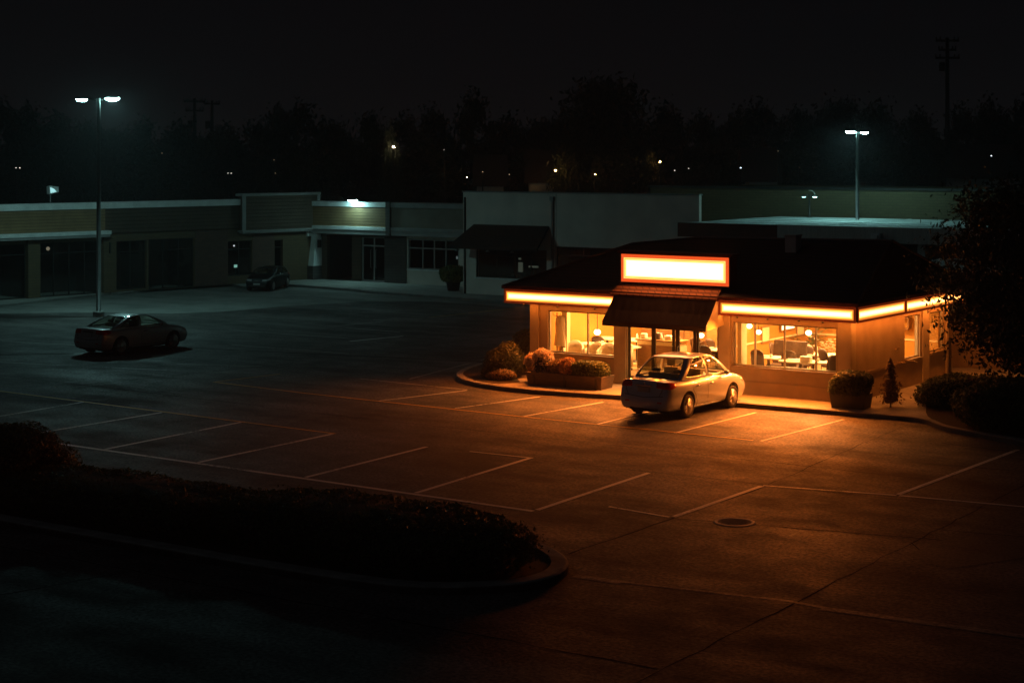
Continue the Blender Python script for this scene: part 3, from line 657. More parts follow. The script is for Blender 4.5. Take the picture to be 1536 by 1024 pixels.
# tiled ledge under the sign, awning over the door
q = MB(); q.add([(-7.76,-.52,2.965),(-4.03,-.52,2.965),(-4.13,.02,3.26),(-7.72,.02,3.26),(-7.76,-.52,2.90),(-4.03,-.52,2.90)], [(0,1,2,3),(4,5,1,0),(5,2,1),(4,0,3)])
q.build('tiled_ledge', M['ledge'], D)
aw = MB(); ax0,ax1 = -7.60,-4.05; yt,zt,yb_,zb = -.53,2.90,-1.15,2.17; n = 24
top = []; 
for i in range(n+1):
    x = ax0+(ax1-ax0)*i/n; xb = ax0-.04+(ax1-ax0+.04)*i/n; sg_ = .018*math.sin(i*math.pi/2)**2
    top.append([(x,yt,zt),(x*.5+xb*.5,(yt+yb_)/2,(zt+zb)/2-.03-sg_),(xb,yb_,zb),(xb,yb_-.005,zb-.14)])
aw.add([p for r_ in top for p in r_], [(i*4+k,(i+1)*4+k,(i+1)*4+k+1,i*4+k+1) for i in range(n) for k in range(3)])
ao = aw.build('awning', M['awning'], D)
md = ao.modifiers.new('s','SOLIDIFY'); md.thickness = .012
for x in (ax0+.01, ax1+.012): MB().poly([(x,yt,zt-.01),(x,yb_+.01,zb-.01),(x,yb_+.01,zb-.12),(x,-.01,zb-.02),(x,-.01,zt-.02)]).build('awning_side', M['awning_side'], ao)
# the room inside
q = MB(); q.box(-W_+T_,-T_,T_,DP-T_,.06,.379); q.build('room_floor', M['floor'], D)
q = MB(); q.box(-W_+T_,-T_,T_,DP-T_,2.86,2.95); q.build('room_ceiling', M['inner_cream'], D)
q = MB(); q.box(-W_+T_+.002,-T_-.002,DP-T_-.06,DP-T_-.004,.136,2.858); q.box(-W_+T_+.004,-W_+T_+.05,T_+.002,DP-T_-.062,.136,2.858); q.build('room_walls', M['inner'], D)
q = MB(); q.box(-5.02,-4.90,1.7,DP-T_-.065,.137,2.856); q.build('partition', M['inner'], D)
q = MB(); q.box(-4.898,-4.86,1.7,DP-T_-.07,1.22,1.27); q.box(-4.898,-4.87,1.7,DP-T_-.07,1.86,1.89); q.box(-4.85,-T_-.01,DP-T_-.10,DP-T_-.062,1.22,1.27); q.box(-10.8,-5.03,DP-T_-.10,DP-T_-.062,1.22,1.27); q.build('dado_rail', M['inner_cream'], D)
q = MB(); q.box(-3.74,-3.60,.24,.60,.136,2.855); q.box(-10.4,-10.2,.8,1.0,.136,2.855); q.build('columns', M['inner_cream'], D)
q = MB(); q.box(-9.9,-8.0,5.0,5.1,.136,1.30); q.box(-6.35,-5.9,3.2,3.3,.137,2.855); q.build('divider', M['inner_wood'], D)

# interior things -------------------------------------------------------------
FZ = .38
M['cream'] = mat('cream_vinyl', (.72,.60,.42), .5, var=.08); M['darkchair'] = mat('brown_leather', (.060,.032,.02), .45, var=.2)
M['tabletop'] = mat('pale_laminate', (.82,.76,.62), .35, var=.05); M['cream_dish'] = mat('white_china', (.85,.82,.74), .3, var=0)
M['lampglow'] = emis('pendant_glow', (1,.66,.26), 16); M['warm_case'] = emis('menu_glow', (1,.72,.33), 4)
def place(px,py,v): # px on the plane y=v -> (x,z)
    r = (px-768)/F; ox,oy = CX+v*SA, CY+v*CA
    u = (r*oy-ox)/(CA+r*SA); Y = oy-u*SA
    return u, H-(py-YH)*Y/F
def rounded(n, rx, ry, sq=3.0):
    return [(rx*math.copysign(abs(math.cos(2*math.pi*i/n))**(2/sq),math.cos(2*math.pi*i/n)), ry*math.copysign(abs(math.sin(2*math.pi*i/n))**(2/sq),math.sin(2*math.pi*i/n))) for i in range(n)]
def table(x,y,rx,ry,label,group,rot=0,h=.74):
    t = thing('dining_table', label, 'table', (x,y,FZ), rot, group)
    MB().prism(rounded(28,rx,ry,5),h-.04,h).build('tabletop', M['tabletop'], t, bevel=.006)
    q = MB(); q.lathe([(.26,0),(.26,.03),(.05,.06),(.045,h-.05),(.16,h-.041)], (0,0,0), 16); q.build('pedestal', M['metal_dark'], t, True); return t
def armchair(x,y,rot,label,group,m):
    t = thing('armchair', label, 'chair', (x,y,FZ), rot, group)
    MB().prism(rounded(20,.27,.26,4),.26,.46).build('seat', m, t, bevel=.03)
    q = MB(); vs=[]; n=16
    for i in range(n+1):
        a = R(-15+210*i/n); top_ = .62+.24*max(0,math.sin(a))**1.5
        for rad,z in ((.34,.16),(.36,top_),(.28,top_),(.27,.40)): vs.append((rad*math.cos(a),rad*math.sin(a)*.95,z))
    fs = [(i*4+k,(i+1)*4+k,(i+1)*4+(k+1)%4,i*4+(k+1)%4) for i in range(n) for k in range(4)]+[(0,1,2,3),(n*4+3,n*4+2,n*4+1,n*4)]
    q.add(vs,fs); q.build('backrest', m, t, True)
    for sx_ in (-1,1):
        for sy_ in (-1,1): MB().tube([(sx_*.2,sy_*.18,0),(sx_*.19,sy_*.17,.27)],[.018,.025],6).build('leg', M['inner_wood'], t)
    return t
def chair(x,y,rot,label,group,m,hb=1.0):
    t = thing('dining_chair', label, 'chair', (x,y,FZ), rot, group)
    MB().prism(rounded(20,.24,.23,4),.42,.48).build('seat', m, t, bevel=.012)
    q = MB(); vs=[]
    for j in range(6):
        for i in range(9):
            xx=-.23+.46*i/8; z=.50+(hb-.50)*j/5; zz = z-.10*(abs(xx)/.23)**3*(j/5); vs.append((xx,.20+.06*j/5+.05*(1-(xx/.23)**2),zz))
    for j in range(6):
        for i in range(9):
            a=vs[j*9+i]; vs.append((a[0],a[1]+.035,a[2]))
    fs=[(j*9+i,j*9+i+1,(j+1)*9+i+1,(j+1)*9+i) for j in range(5) for i in range(8)]; fs+=[tuple(54+k for k in f[::-1]) for f in fs]
    ed=[i for i in range(9)]+[j*9+8 for j in range(1,6)]+[45+i for i in range(7,-1,-1)]+[j*9 for j in range(4,0,-1)]
    fs+=[(ed[k],54+ed[k],54+ed[(k+1)%len(ed)],ed[(k+1)%len(ed)]) for k in range(len(ed))]
    q.add(vs,fs); q.build('backrest', m, t, True)
    for sx_ in (-1,1):
        for sy_ in (-1,1): MB().tube([(sx_*.22,sy_*.21,0),(sx_*.19,sy_*.18,.43)],[.014,.018],6).build('leg', M['inner_wood'], t)
    return t
def booth(x,y,rot,w_,label,m):
    t = thing('booth_bench', label, 'bench', (x,y,FZ), rot, 'booth benches in the right dining room')
    MB().box(-w_/2,w_/2,-.26,.22,.12,.46).build('seat', m, t, bevel=.03)
    q = MB(); q.add([(-w_/2,.18,.40),(w_/2,.18,.40),(w_/2,.30,1.16),(-w_/2,.30,1.16),(-w_/2,.34,.0),(w_/2,.34,.0),(w_/2,.40,1.16),(-w_/2,.40,1.16)],[(0,1,2,3),(3,2,6,7),(4,7,6,5),(0,3,7,4),(1,5,6,2),(0,4,5,1)]); q.build('backrest', m, t, bevel=.025)
    MB().box(-w_/2+.04,w_/2-.04,-.20,.33,0,.115).build('plinth', M['metal_dark'], t); return t
def pendant(x,y,z,r,label,grp='globe pendant lamps in the diner'):
    r*=.56; t = thing('pendant_lamp', label, 'lamp', (x,y,z), 0, grp)
    MB().sphere((0,0,0), r, 16, sz=.85).build('globe', M['lampglow'], t, True)
    MB().tube([(0,0,r*.83),(0,0,2.856-z)], .012, 6).build('cord', M['metal_dark'], t)
    MB().lathe([(.05,r*.80),(.05,r*.95),(.02,r*1.05)],(0,0,0),10).build('cap', M['metal_dark'], t)
def item_box(name,label,cat,x,y,z,sx_,sy_,sz_,m,rot=0,grp=None):
    t = MB().prism(rounded(16,sx_/2,sy_/2,6),0,sz_).build(name, m, None, bevel=min(.02,sz_*.2)); t.location=(x,y,z); t.rotation_euler=(0,0,rot); return tag(t,label,cat,grp)
def crockery(x,y,z,k,label):
    q = MB()
    if k=='plate': q.lathe([(.05,0),(.12,.02),(.125,.024),(.05,.008),(1e-6,.008)],(0,0,0),18)
    elif k=='cup': q.lathe([(.025,0),(.04,.03),(.042,.09),(.036,.09),(.03,.02),(1e-6,.02)],(0,0,0),14); q.tube([(.04,0,.07),(.07,0,.06),(.065,0,.035),(.036,0,.03)],.006,5)
    else: q.lathe([(.035,0),(.04,.10),(.022,.16),(.022,.19),(1e-6,.20)],(0,0,0),12)
    o = q.build({'plate':'plate','cup':'cup','jar':'sugar_jar'}[k], M['cream_dish'], None, True); o.location=(x,y,z); tag(o,label,k,'tableware on the diner tables'); return o
TT = FZ+.742
# right dining room (behind the four-pane window)
GR = 'pale tables in the right dining room'
table(-2.0,.95,.62,.40,'pale table against the right window with a carton on it',GR)
table(-3.25,1.35,.50,.40,'pale table at the left end of the right window, beside the cream column',GR)
table(-.95,1.15,.46,.40,'pale table at the right end of the right window',GR)
table(-2.55,3.0,.75,.42,'pale table in the middle of the right dining room, before the dry golden palm',GR)
table(-1.45,4.5,.75,.42,'pale table at the back right of the right dining room',GR)
booth(-3.0,2.02,0,1.1,'brown booth bench behind the left table of the right window',M['darkchair'])
booth(-.95,1.95,0,1.0,'brown booth bench behind the right end table of the right window',M['darkchair'])
chair(-2.62,1.5,R(200),'brown chair with pointed back between the left and middle tables of the right window','brown dining chairs',M['darkchair'],.98)
chair(-2.55,2.35,R(10),'brown chair on the near side of the middle table of the right room','brown dining chairs',M['darkchair'],1.04)
chair(-1.75,2.5,R(150),'brown chair right of the middle table of the right room','brown dining chairs',M['darkchair'],1.0)
chair(-1.25,.75,R(-80),'brown chair between the carton table and the right end table','brown dining chairs',M['darkchair'],1.0)
chair(-3.6,2.9,R(95),'brown chair at the left head of the middle table of the right room','brown dining chairs',M['darkchair'],1.0)
item_box('carton','white carton standing on the table against the right window','box',-1.75,.80,TT,.34,.24,.16,M['cream_dish'])
item_box('tray','white serving tray lying on the pale middle table by the right window','tray',-2.25,1.02,TT,.40,.28,.025,M['cream_dish'],.2)
for a in [(-3.35,1.35,'plate','plate on the left table behind the right window'),(-3.1,1.2,'cup','cup on the left table behind the right window'),(-2.75,3.0,'plate','plate on the middle table of the right room'),(-2.3,3.1,'cup','cup on the middle table of the right room'),
          (-2.5,3.18,'jar','sugar jar on the middle table of the right room'),(-.95,1.15,'plate','plate on the right end table behind the right window'),(-.75,1.25,'jar','sugar jar on the right end table behind the right window'),(-1.3,4.5,'cup','cup on the back right table of the right room'),(-1.6,4.4,'plate','plate on the back right table of the right room')]:
    crockery(a[0],a[1],TT,a[2],a[3])
for px,py,v,rad,lab in [(1124,489,3.2,.16,'globe pendant lamp seen in the left pane of the right window, the higher one'),(1138,498,2.4,.15,'globe pendant lamp just right of the first mullion of the right window'),(1213,499,3.4,.17,'globe pendant lamp above the dry plant in the right room')]:
    u,z = place(px,py,v); pendant(u,v,z,rad,lab)
u,z = place(1187,494,7.0); 
lb = thing('picture_light', 'glowing rectangular light box on the amber wall seen through the right window','sign',(-4.84,5.95,1.75),0)
MB().box(-.02,.02,-.52,.52,-.30,.30).build('frame', M['inner_wood'], lb); MB().box(.021,.03,-.46,.46,-.25,.25).build('panel', M['warm_case'], lb)
for k,(yy,zz,lab) in enumerate([(4.4,1.45,'small framed picture left of the light box on the amber partition'),(7.0,1.45,'small framed picture right of the light box on the amber partition')]):
    fp = thing('framed_picture', lab, 'picture', (-4.86,yy,zz)); MB().box(-.035,.0,-.3,.3,-.28,.28).build('frame', M['inner_wood'], fp); MB().box(.001,.006,-.24,.24,-.22,.22).build('print', M['inner_cream'], fp)
def palm(x,y,h,label,lm,n=12):
    t = thing('potted_plant', label, 'plant', (x,y,FZ)); rr = random.Random(int(x*100))
    q = MB(); q.lathe([(.14,0),(.2,.34),(.22,.34),(.22,.4),(.18,.4),(.17,.33),(1e-6,.33)],(0,0,0),16); q.build('pot', M['clay'], t, True)
    q = MB(); st = MB()
    for k in range(n):
        a = rr.uniform(0,6.28); L_ = rr.uniform(.5,.95)*h*.6; el = rr.uniform(.5,1.35); p = Vector((0,0,.36)); d = Vector((math.cos(a)*math.cos(el),math.sin(a)*math.cos(el),math.sin(el))); pts=[p.copy()]
        for i in range(6): d = (d+Vector((0,0,-.12))+Vector((math.cos(a),math.sin(a),0))*.05).normalized(); p = p+d*L_/5; pts.append(p.copy())
        st.tube(pts,[.012-.0015*i for i in range(7)],4)
        sd = Vector((-math.sin(a),math.cos(a),0))
        for i in range(1,7):
            for s in (-1,1):
                b0 = pts[i]; w_ = sd*s*.16+Vector((0,0,-.03)); dd = (pts[i]-pts[i-1]); q.add([b0,b0+w_*.5+dd*.5,b0+w_*1.3+dd*.7,b0+w_*.6+dd*.0],[(0,1,2,3)])
    st.build('stems', M['leaf_red'], t); q.build('fronds', lm, t)
palm(-1.95,3.75,1.9,'dry golden palm in a pot in the right dining room',M['leaf_red'],16)
palm(-.7,3.3,1.9,'tall potted plant near the right end of the right window',M['leaf_red'],12)
palm(-4.5,6.7,1.7,'potted plant in the far corner by the amber partition',M['leaf_box'],10)
# left dining room
GL = 'pale tables in the left dining room'
table(-9.55,1.5,.6,.42,'pale table behind the left pane of the left window',GL); table(-8.35,1.35,.5,.4,'pale table behind the right pane of the left window',GL)
table(-9.1,3.4,.7,.42,'pale table further back in the left dining room',GL); table(-10.2,3.3,.4,.4,'small pale table by the far wall of the left dining room',GL)
GA = 'cream armchairs in the left dining room'
for x,y_,r_,lab in [(-9.95,.78,R(20),'cream armchair at the left end of the left window'),(-9.25,.85,R(-10),'cream armchair left of the mullion of the left window'),(-8.65,.75,R(15),'cream armchair right of the mullion of the left window'),(-8.1,.8,R(-25),'cream armchair at the right end of the left window'),
                    (-9.0,2.35,R(170),'cream armchair turned to the window behind the left dining tables'),(-8.2,2.6,R(200),'cream armchair beside the tall wooden divider')]:
    armchair(x,y_,r_,lab,GA,M['cream'])
chair(-9.75,2.2,R(185),'brown chair behind the left pane table of the left window','brown dining chairs',M['darkchair'],.95)
chair(-10.45,1.55,R(90),'brown high backed chair at the far left of the left window','brown dining chairs',M['darkchair'],1.25)
for a in [(-9.6,1.5,'plate','plate on the table behind the left pane'),(-9.35,1.62,'cup','cup on the table behind the left pane'),(-8.4,1.4,'plate','plate on the table behind the right pane of the left window'),(-8.2,1.25,'jar','sugar jar on the table behind the right pane'),(-9.1,3.4,'jar','sugar jar on the back table of the left room')]:
    crockery(a[0],a[1],TT,a[2],a[3])
for px,py,v,rad,lab in [(896,498,3.0,.20,'large globe lamp right of the mullion of the left window'),(886,472,4.2,.15,'globe lamp high behind the mullion of the left window')]:
    u,z = place(px,py,v); pendant(u,v,z,rad,lab)
u,z = place(858,475,5.0)
lb = thing('menu_board', 'glowing rectangular menu board high in the left dining room','sign',(u,5.0,z),R(0)); MB().box(-.36,.36,.01,.06,-.22,.22).build('frame', M['inner_wood'], lb); MB().box(-.31,.31,-.004,.008,-.17,.17).build('panel', M['warm_case'], lb); MB().tube([(0,.035,.22),(0,.035,2.856-z)],.012,6).build('hanger', M['metal_dark'], lb)
# entrance: counter, its goods, and a guest
ct = thing('service_counter','cream service counter just inside the left entrance pane','counter',(-7.35,2.0,FZ))
MB().box(-.75,.75,-.3,.3,0,.92).build('body', M['inner_cream'], ct); MB().box(-.80,.80,-.35,.35,.921,.97).build('worktop', M['inner_wood'], ct, bevel=.008); MB().box(-.72,.72,-.305,-.301,.1,.8).build('front_panel', M['inner_wood'], ct)
CZ = FZ+.972
item_box('till','dark cash till on the entrance counter','till',-7.5,2.0,CZ,.3,.3,.2,M['darkchair'])
item_box('napkin_box','white napkin box on the entrance counter left of the till','box',-7.95,1.9,CZ,.2,.18,.16,M['cream_dish'])
item_box('cake_box','white cake box at the right end of the entrance counter','box',-7.05,1.95,CZ,.28,.24,.14,M['cream_dish'])
crockery(-7.25,1.8,CZ,'jar','sugar jar beside the till on the entrance counter'); crockery(-6.75,2.05,CZ,'cup','cup at the right end of the entrance counter')
table(-5.55,2.3,.5,.4,'pale table behind the right entrance panes','pale tables near the entrance'); chair(-6.15,2.0,R(-100),'brown chair left of the table behind the entrance panes','brown dining chairs',M['darkchair'],1.0)
chair(-5.45,1.6,R(180),'brown chair in front of the table behind the entrance panes','brown dining chairs',M['darkchair'],.95)
bowl = MB().lathe([(.08,0),(.18,.10),(.19,.11),(.16,.10),(.07,.015),(1e-6,.015)],(0,0,0),18).build('bowl', M['darkchair'], None, True); bowl.location=(-5.35,2.25,TT); tag(bowl,'dark bowl on the table behind the right entrance panes','bowl')
u,z = place(1052,503,3.4); pendant(u,3.4,z,.16,'globe pendant lamp behind the rightmost entrance pane'); u,z = place(1026,515,4.5); pendant(u,4.5,z,.17,'globe pendant lamp behind the third entrance pane')
# more of the room: sideboard, shelf, coat stand, extra seats
sbd = thing('sideboard','long wooden sideboard along the far wall of the left dining room','cabinet',(-8.9,6.9,FZ)); B(-1.3,1.3,-.24,.24,.06,.95).build('body',M['inner_wood'],sbd,bevel=.01); B(-1.34,1.34,-.27,.26,.951,.99).build('top',M['tabletop'],sbd)
for i_ in range(4): B(-1.25+i_*.63,-.65+i_*.63,-.255,-.241,.12,.88).build('door',M['inner_wood'],sbd,bevel=.006)
shf = thing('wall_shelf','dark wooden shelf of jars on the far wall of the right room','shelf',(-2.3,7.22,1.95)); B(-1.2,1.2,-.15,.12,0,.04).build('board',M['inner_wood'],shf); B(-1.2,1.2,-.15,.12,-.36,-.32).build('board',M['inner_wood'],shf); B(-1.22,-1.18,-.15,.12,-.32,-.002).build('upright',M['inner_wood'],shf); B(1.18,1.22,-.15,.12,-.32,-.002).build('upright',M['inner_wood'],shf)
for i_,(xx,lab_) in enumerate([(-3.2,'leftmost'),(-2.85,'second'),(-2.3,'middle'),(-1.9,'fourth'),(-1.5,'rightmost')]):
    crockery(xx,7.2,1.992,'jar',lab_+' jar on the top board of the dark wall shelf')
cst = thing('coat_stand','coat stand by the left end of the left window','coat stand',(-10.55,.75,FZ)); q = MB(); q.tube([(0,0,0),(0,0,1.75)],.022,8); q.build('pole',M['inner_wood'],cst)
for a_ in range(4): MB().tube([(0,0,.25),(.22*math.cos(a_*1.571),.22*math.sin(a_*1.571),.01)],.016,6).build('foot',M['inner_wood'],cst); MB().tube([(0,0,1.62),(.09*math.cos(a_*1.571+.6),.09*math.sin(a_*1.571+.6),1.66),(.13*math.cos(a_*1.571+.6),.13*math.sin(a_*1.571+.6),1.74)],.011,6).build('hook',M['inner_wood'],cst)
q = MB(); rg = []
for j_,(rx_,ry_,zz) in enumerate([(.04,.04,1.66),(.17,.10,1.58),(.19,.12,1.40),(.17,.11,1.15),(.22,.13,.85),(.24,.14,.68)]):
    for k_ in range(16): a_ = k_*math.pi/8; f_ = 1+.10*math.sin(a_*5+j_); rg.append((.11+rx_*f_*math.cos(a_),.05+ry_*f_*math.sin(a_),zz))
q.add(rg,[(j_*16+k_,j_*16+(k_+1)%16,(j_+1)*16+(k_+1)%16,(j_+1)*16+k_) for j_ in range(5) for k_ in range(16)]); co_ = q.build('coat',M['cream'],None,True); co_.location=(-10.55,.75,FZ); tag(co_,'pale coat hanging on the stand by the left end of the left window','coat')
for x,y_,r_,lab in [(-1.9,4.0,R(5),'brown chair in front of the back right table, left one'),(-1.0,3.95,R(-12),'brown chair in front of the back right table, right one'),(-3.05,3.65,R(185),'brown chair on the far side of the middle table of the right room'),(-.75,2.75,R(60),'brown chair by the tall potted plant at the right window'),(-5.9,2.95,R(160),'brown chair behind the table of the entrance panes')]:
    chair(x,y_,r_,lab,'brown dining chairs',M['darkchair'],1.02)
chair(-3.15,.72,R(172),'brown chair close to the glass in the left part of the right window','brown dining chairs',M['darkchair'],1.05); chair(-.62,.66,R(188),'brown chair close to the glass at the right end of the right window','brown dining chairs',M['darkchair'],1.05)
for px_,a in enumerate([(-2.15,1.15,'plate','plate beside the tray on the carton table'),(-1.5,1.1,'cup','cup right of the carton on the window table'),(-3.5,1.2,'jar','sugar jar on the left table behind the right window'),(-5.75,2.4,'plate','plate on the table behind the right entrance panes'),(-9.0,3.3,'plate','plate on the back table of the left room')]):
    crockery(a[0],a[1],TT,a[2],a[3])
# seated guest, back to the window
def skin_body(name, chains, m, par=None, sub=2):
    me = bpy.data.meshes.new(name); vs=[]; es=[]; rs=[]; idx={}
    for ch in chains:
        prev=None
        for key,p,r_ in ch:
            if key not in idx: idx[key]=len(vs); vs.append(p); rs.append(r_)
            if prev is not None: es.append((prev,idx[key]))
            prev=idx[key]
    me.from_pydata(vs,es,[]); o=bpy.data.objects.new(name,me); COL.objects.link(o); o.parent=par
    md=o.modifiers.new('skin','SKIN'); md.use_smooth_shade=True
    for i,v in enumerate(me.skin_vertices[0].data): v.radius=(rs[i] if isinstance(rs[i],tuple) else (rs[i],rs[i])); v.use_root=(i==0)
    s=o.modifiers.new('sub','SUBSURF'); s.levels=s.render_levels=sub
    dg=bpy.context.evaluated_depsgraph_get(); me2=bpy.data.meshes.new_from_object(o.evaluated_get(dg)); o.modifiers.clear(); o.data=me2; me2.materials.clear(); me2.materials.append(m)
    for p in me2.polygons: p.use_smooth=True
    return o
M['skin']=mat('skin',(.48,.28,.18),.55,var=.05); M['hair']=mat('black_hair',(.012,.009,.008),.5,var=.2); M['jumper']=mat('brown_jumper',(.22,.12,.06),.85,var=.12); M['trousers']=mat('dark_trousers',(.03,.03,.035),.8,var=.1)
pg = thing('person','person with dark hair in a brown jumper seated behind the second entrance pane','person',(-6.15,2.0,FZ),R(-10))
ch=[[('pel',(0,0,.53),(.16,.12)),('wa',(0,.02,.72),(.14,.10)),('che',(0,.05,.92),(.17,.11)),('sh',(0,.05,1.04),(.13,.085)),('ne',(0,.065,1.13),.05),('ch',(0,.09,1.20),.065),('hd',(0,.085,1.28),(.078,.095)),('tp',(0,.075,1.35),(.06,.075))]]
for s,n_ in ((-1,'l'),(1,'r')):
    ch.append([('sh',0,0),(n_+'s',(s*.18,.05,1.03),.062),(n_+'e',(s*.24,.14,.80),.048),(n_+'w',(s*.14,.36,.80),.033),(n_+'p',(s*.11,.43,.80),(.036,.018))])
    for k,(fx,fl) in enumerate(((-.026,.07),(-.009,.08),(.009,.075),(.026,.06))): ch.append([(n_+'p',0,0),(n_+'k%d'%k,(s*.11+fx,.43+fl*.6,.797),.009),(n_+'t%d'%k,(s*.11+fx,.43+fl,.785),.008)])
    ch.append([(n_+'p',0,0),(n_+'th',(s*.11-s*.045,.45,.80),.010),(n_+'tt',(s*.11-s*.058,.485,.795),.009)])
    ch.append([('pel',0,0),(n_+'h',(s*.10,.06,.52),.09),(n_+'kn',(s*.12,.46,.52),.065),(n_+'an',(s*.12,.44,.10),.042),(n_+'he',(s*.12,.47,.05),.042),(n_+'to',(s*.13,.62,.035),.034)])
skin_body('body', ch, M['jumper'], pg)
hm=MB(); hm.sphere((0,.085,1.285),.108,16,sz=1.15,sx=.86); hm.v=[(x,y_+.012*(1 if y_>.1 else 0),z) for x,y_,z in hm.v]
for s in (-1,1): hm.sphere((s*.034,.185,1.295),.012,8,m=2); hm.sphere((s*.094,.085,1.28),.022,8,sx=.5)
hm.sphere((0,.198,1.268),.016,8,sz=1.3); hm.sphere((0,.186,1.232),.02,8,m=3,sz=.35)
hm.build('face',[M['skin'],M['hair'],M['cream_dish'],M['petal_red']],pg,True)
hr=MB(); hr.sphere((0,.055,1.315),.122,18,sz=1.0,sx=.92); hr.v=[(x,min(y_,.13 if z>1.33 else .06),max(z,1.19)) for x,y_,z in hr.v]; hr.build('hair',M['hair'],pg,True)

# spotlights in small housings, added to brighten the walk and the stalls
def added_spot(x,y_,z,out,p,par):
    c_ = MB(); ax_ = (Vector((*out,0))*.70+Vector((0,0,-.71))).normalized(); o_ = Vector((x,y_,z))
    c_.tube([o_-ax_*.10,o_+ax_*.02],.035,10,cap=False); c_.tube([o_-ax_*.10,o_-ax_*.11],.035,10); c_.build('added_spot_housing',M['metal_dark'],par,True)
    l=bpy.data.lights.new('added_spot_lamp','SPOT'); l.energy=p; l.color=(1,.195,.018); l.spot_size=R(118); l.spot_blend=1.0; l.shadow_soft_size=.03
    o=bpy.data.objects.new('added_spot_lamp',l); COL.objects.link(o); o.location=o_+ax_*.03; o.rotation_euler=(-ax_).to_track_quat('Z','Y').to_euler(); o.parent=par
for x,p in [(-11.2,380),(-9.9,480),(-8.5,560),(-3.5,820),(-2.5,880),(-1.5,880),(-.75,800)]: added_spot(x,-.22,2.43,(0,-1),p,D)
for x,p in [(-6.9,580),(-5.8,700),(-4.7,720)]: added_spot(x,-.95,2.10,(0,-1),p,D)
def area(name, loc, sx_, sy_, p, col, rot=(0,0,0)):
    l=bpy.data.lights.new(name,'AREA'); l.shape='RECTANGLE'; l.size=sx_; l.size_y=sy_; l.energy=p; l.color=col
    o=bpy.data.objects.new(name,l); COL.objects.link(o); o.location=loc; o.rotation_euler=rot; tag(o,kind='structure'); return o
for n_,(x,y_,p) in enumerate([(-9.2,2.2,300),(-9.2,5.2,190),(-6.2,2.2,330),(-6.6,5.4,190),(-2.9,2.3,320),(-1.2,2.2,240),(-2.6,5.4,220)]):
    area('ceiling_lamp',(x,y_,2.84),1.2,.6,p*1.2,(1,.48,.15))
# ------------------------------------------------------------------ shops round the lot
K, P0_ = Vector(at(473,418,.12)), Vector(at(45,447,.12)); dL = (P0_-K).normalized(); OL = K + dL*26
SL = thing('brick_shop_row', 'long low brick shop row with pale coping and raised framed fascia at its corner', 'building', (OL.x,OL.y,0), math.atan2(-dL.y,-dL.x))
t_ = lambda t: 26-t
def bxs(par, name, m, *boxes, bevel=0):
    q = MB()
    for b in boxes: q.box(*b)
    return q.build(name, m, par, bevel=bevel)
opsL = [(t_(13.66),t_(11.74),.22,2.78),(t_(11.74)+.12,t_(8.61),.13,2.80),(t_(6.34),t_(4.66),.58,2.52),(t_(3.03),t_(2.44),.55,2.47),(t_(18.25),t_(14.52),.13,2.85),(t_(22.5),t_(18.94),.13,2.85)]
MB().wall(0,t_(.0),.12,3.2,.25,opsL).build('lower_wall', M['brick_tan'], SL)
bxs(SL,'red_brick_panel',M['brick_red'],(t_(8.58),t_(6.38),-.02,-.001,.13,3.18)); bxs(SL,'red_brick_panel',M['brick_red'],(t_(4.62),t_(3.07),-.02,-.001,.13,3.18))
bxs(SL,'side_walls',M['brick_tan'],(0,.25,.251,12,.12,4.5),(.251,25.8,11.8,12,.12,4.5))
bxs(SL,'fascia_siding',M['siding'],(0,t_(14.4),-.12,.2,3.21,4.50)); bxs(SL,'fascia_siding',M['siding_dark'],(t_(14.4)+.001,t_(5.65),-.11,.2,3.21,4.50))
bxs(SL,'coping',M['trim_white'],(-.1,t_(5.62),-.22,.28,4.50,4.84),bevel=.02)
bxs(SL,'canopy_trim',M['trim_white'],(-.1,t_(14.3),-.55,-.125,3.18,3.38),bevel=.015); bxs(SL,'canopy_soffit',M['trim_grey'],(-.1,t_(14.35),-.50,-.13,3.05,3.178))
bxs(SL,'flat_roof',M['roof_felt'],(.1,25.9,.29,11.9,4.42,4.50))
bxs(SL,'raised_fascia',M['siding_dark'],(t_(5.55),t_(.12),-.42,.1,3.10,5.0))
bxs(SL,'fascia_frame',M['trim_grey'],(t_(5.72),t_(0.0),-.50,.14,5.0,5.15),(t_(5.68),t_(.05),-.48,.12,3.0,3.095),(t_(5.70),t_(5.45),-.47,-.425,3.097,4.998),(t_(.22),t_(.02),-.47,-.425,3.097,4.998),bevel=.01)
bxs(SL,'soffit',M['trim_grey'],(t_(5.6),t_(.1),-.40,-.03,2.92,2.995))
def room(par, x0,x1,z0,z1,d=2.2, name='shop_interior'):
    q = MB(); y0=.26
    q.poly([(x0,y0+d,z0),(x1,y0+d,z0),(x1,y0+d,z1),(x0,y0+d,z1)]); q.poly([(x0,y0,z0),(x0,y0+d,z0),(x0,y0+d,z1),(x0,y0,z1)]); q.poly([(x1,y0,z0),(x1,y0+d,z0),(x1,y0+d,z1),(x1,y0,z1)])
    q.poly([(x0,y0,z0),(x1,y0,z0),(x1,y0+d,z0),(x0,y0+d,z0)]); q.poly([(x0,y0,z1),(x1,y0,z1),(x1,y0+d,z1),(x0,y0+d,z1)]); q.build(name, M['black'], par)
for o,mull,tr in [(opsL[0],[t_(12.7)],2.2),(opsL[1],[t_(10.6),t_(9.6)],2.2),(opsL[2],[t_(5.5)],2.05),(opsL[3],[],2.05),(opsL[4],[t_(17.3),t_(16.4),t_(15.5)],2.3),(opsL[5],[t_(20.8)],2.3)]:
    window('window', o[0],o[1],o[2],o[3], mull, SL, M['metal_dark'], M['dark_glass'], None, transom=tr, set_=.12); room(SL,o[0]-.05,o[1]+.05,o[2]-.02,o[3]+.02)
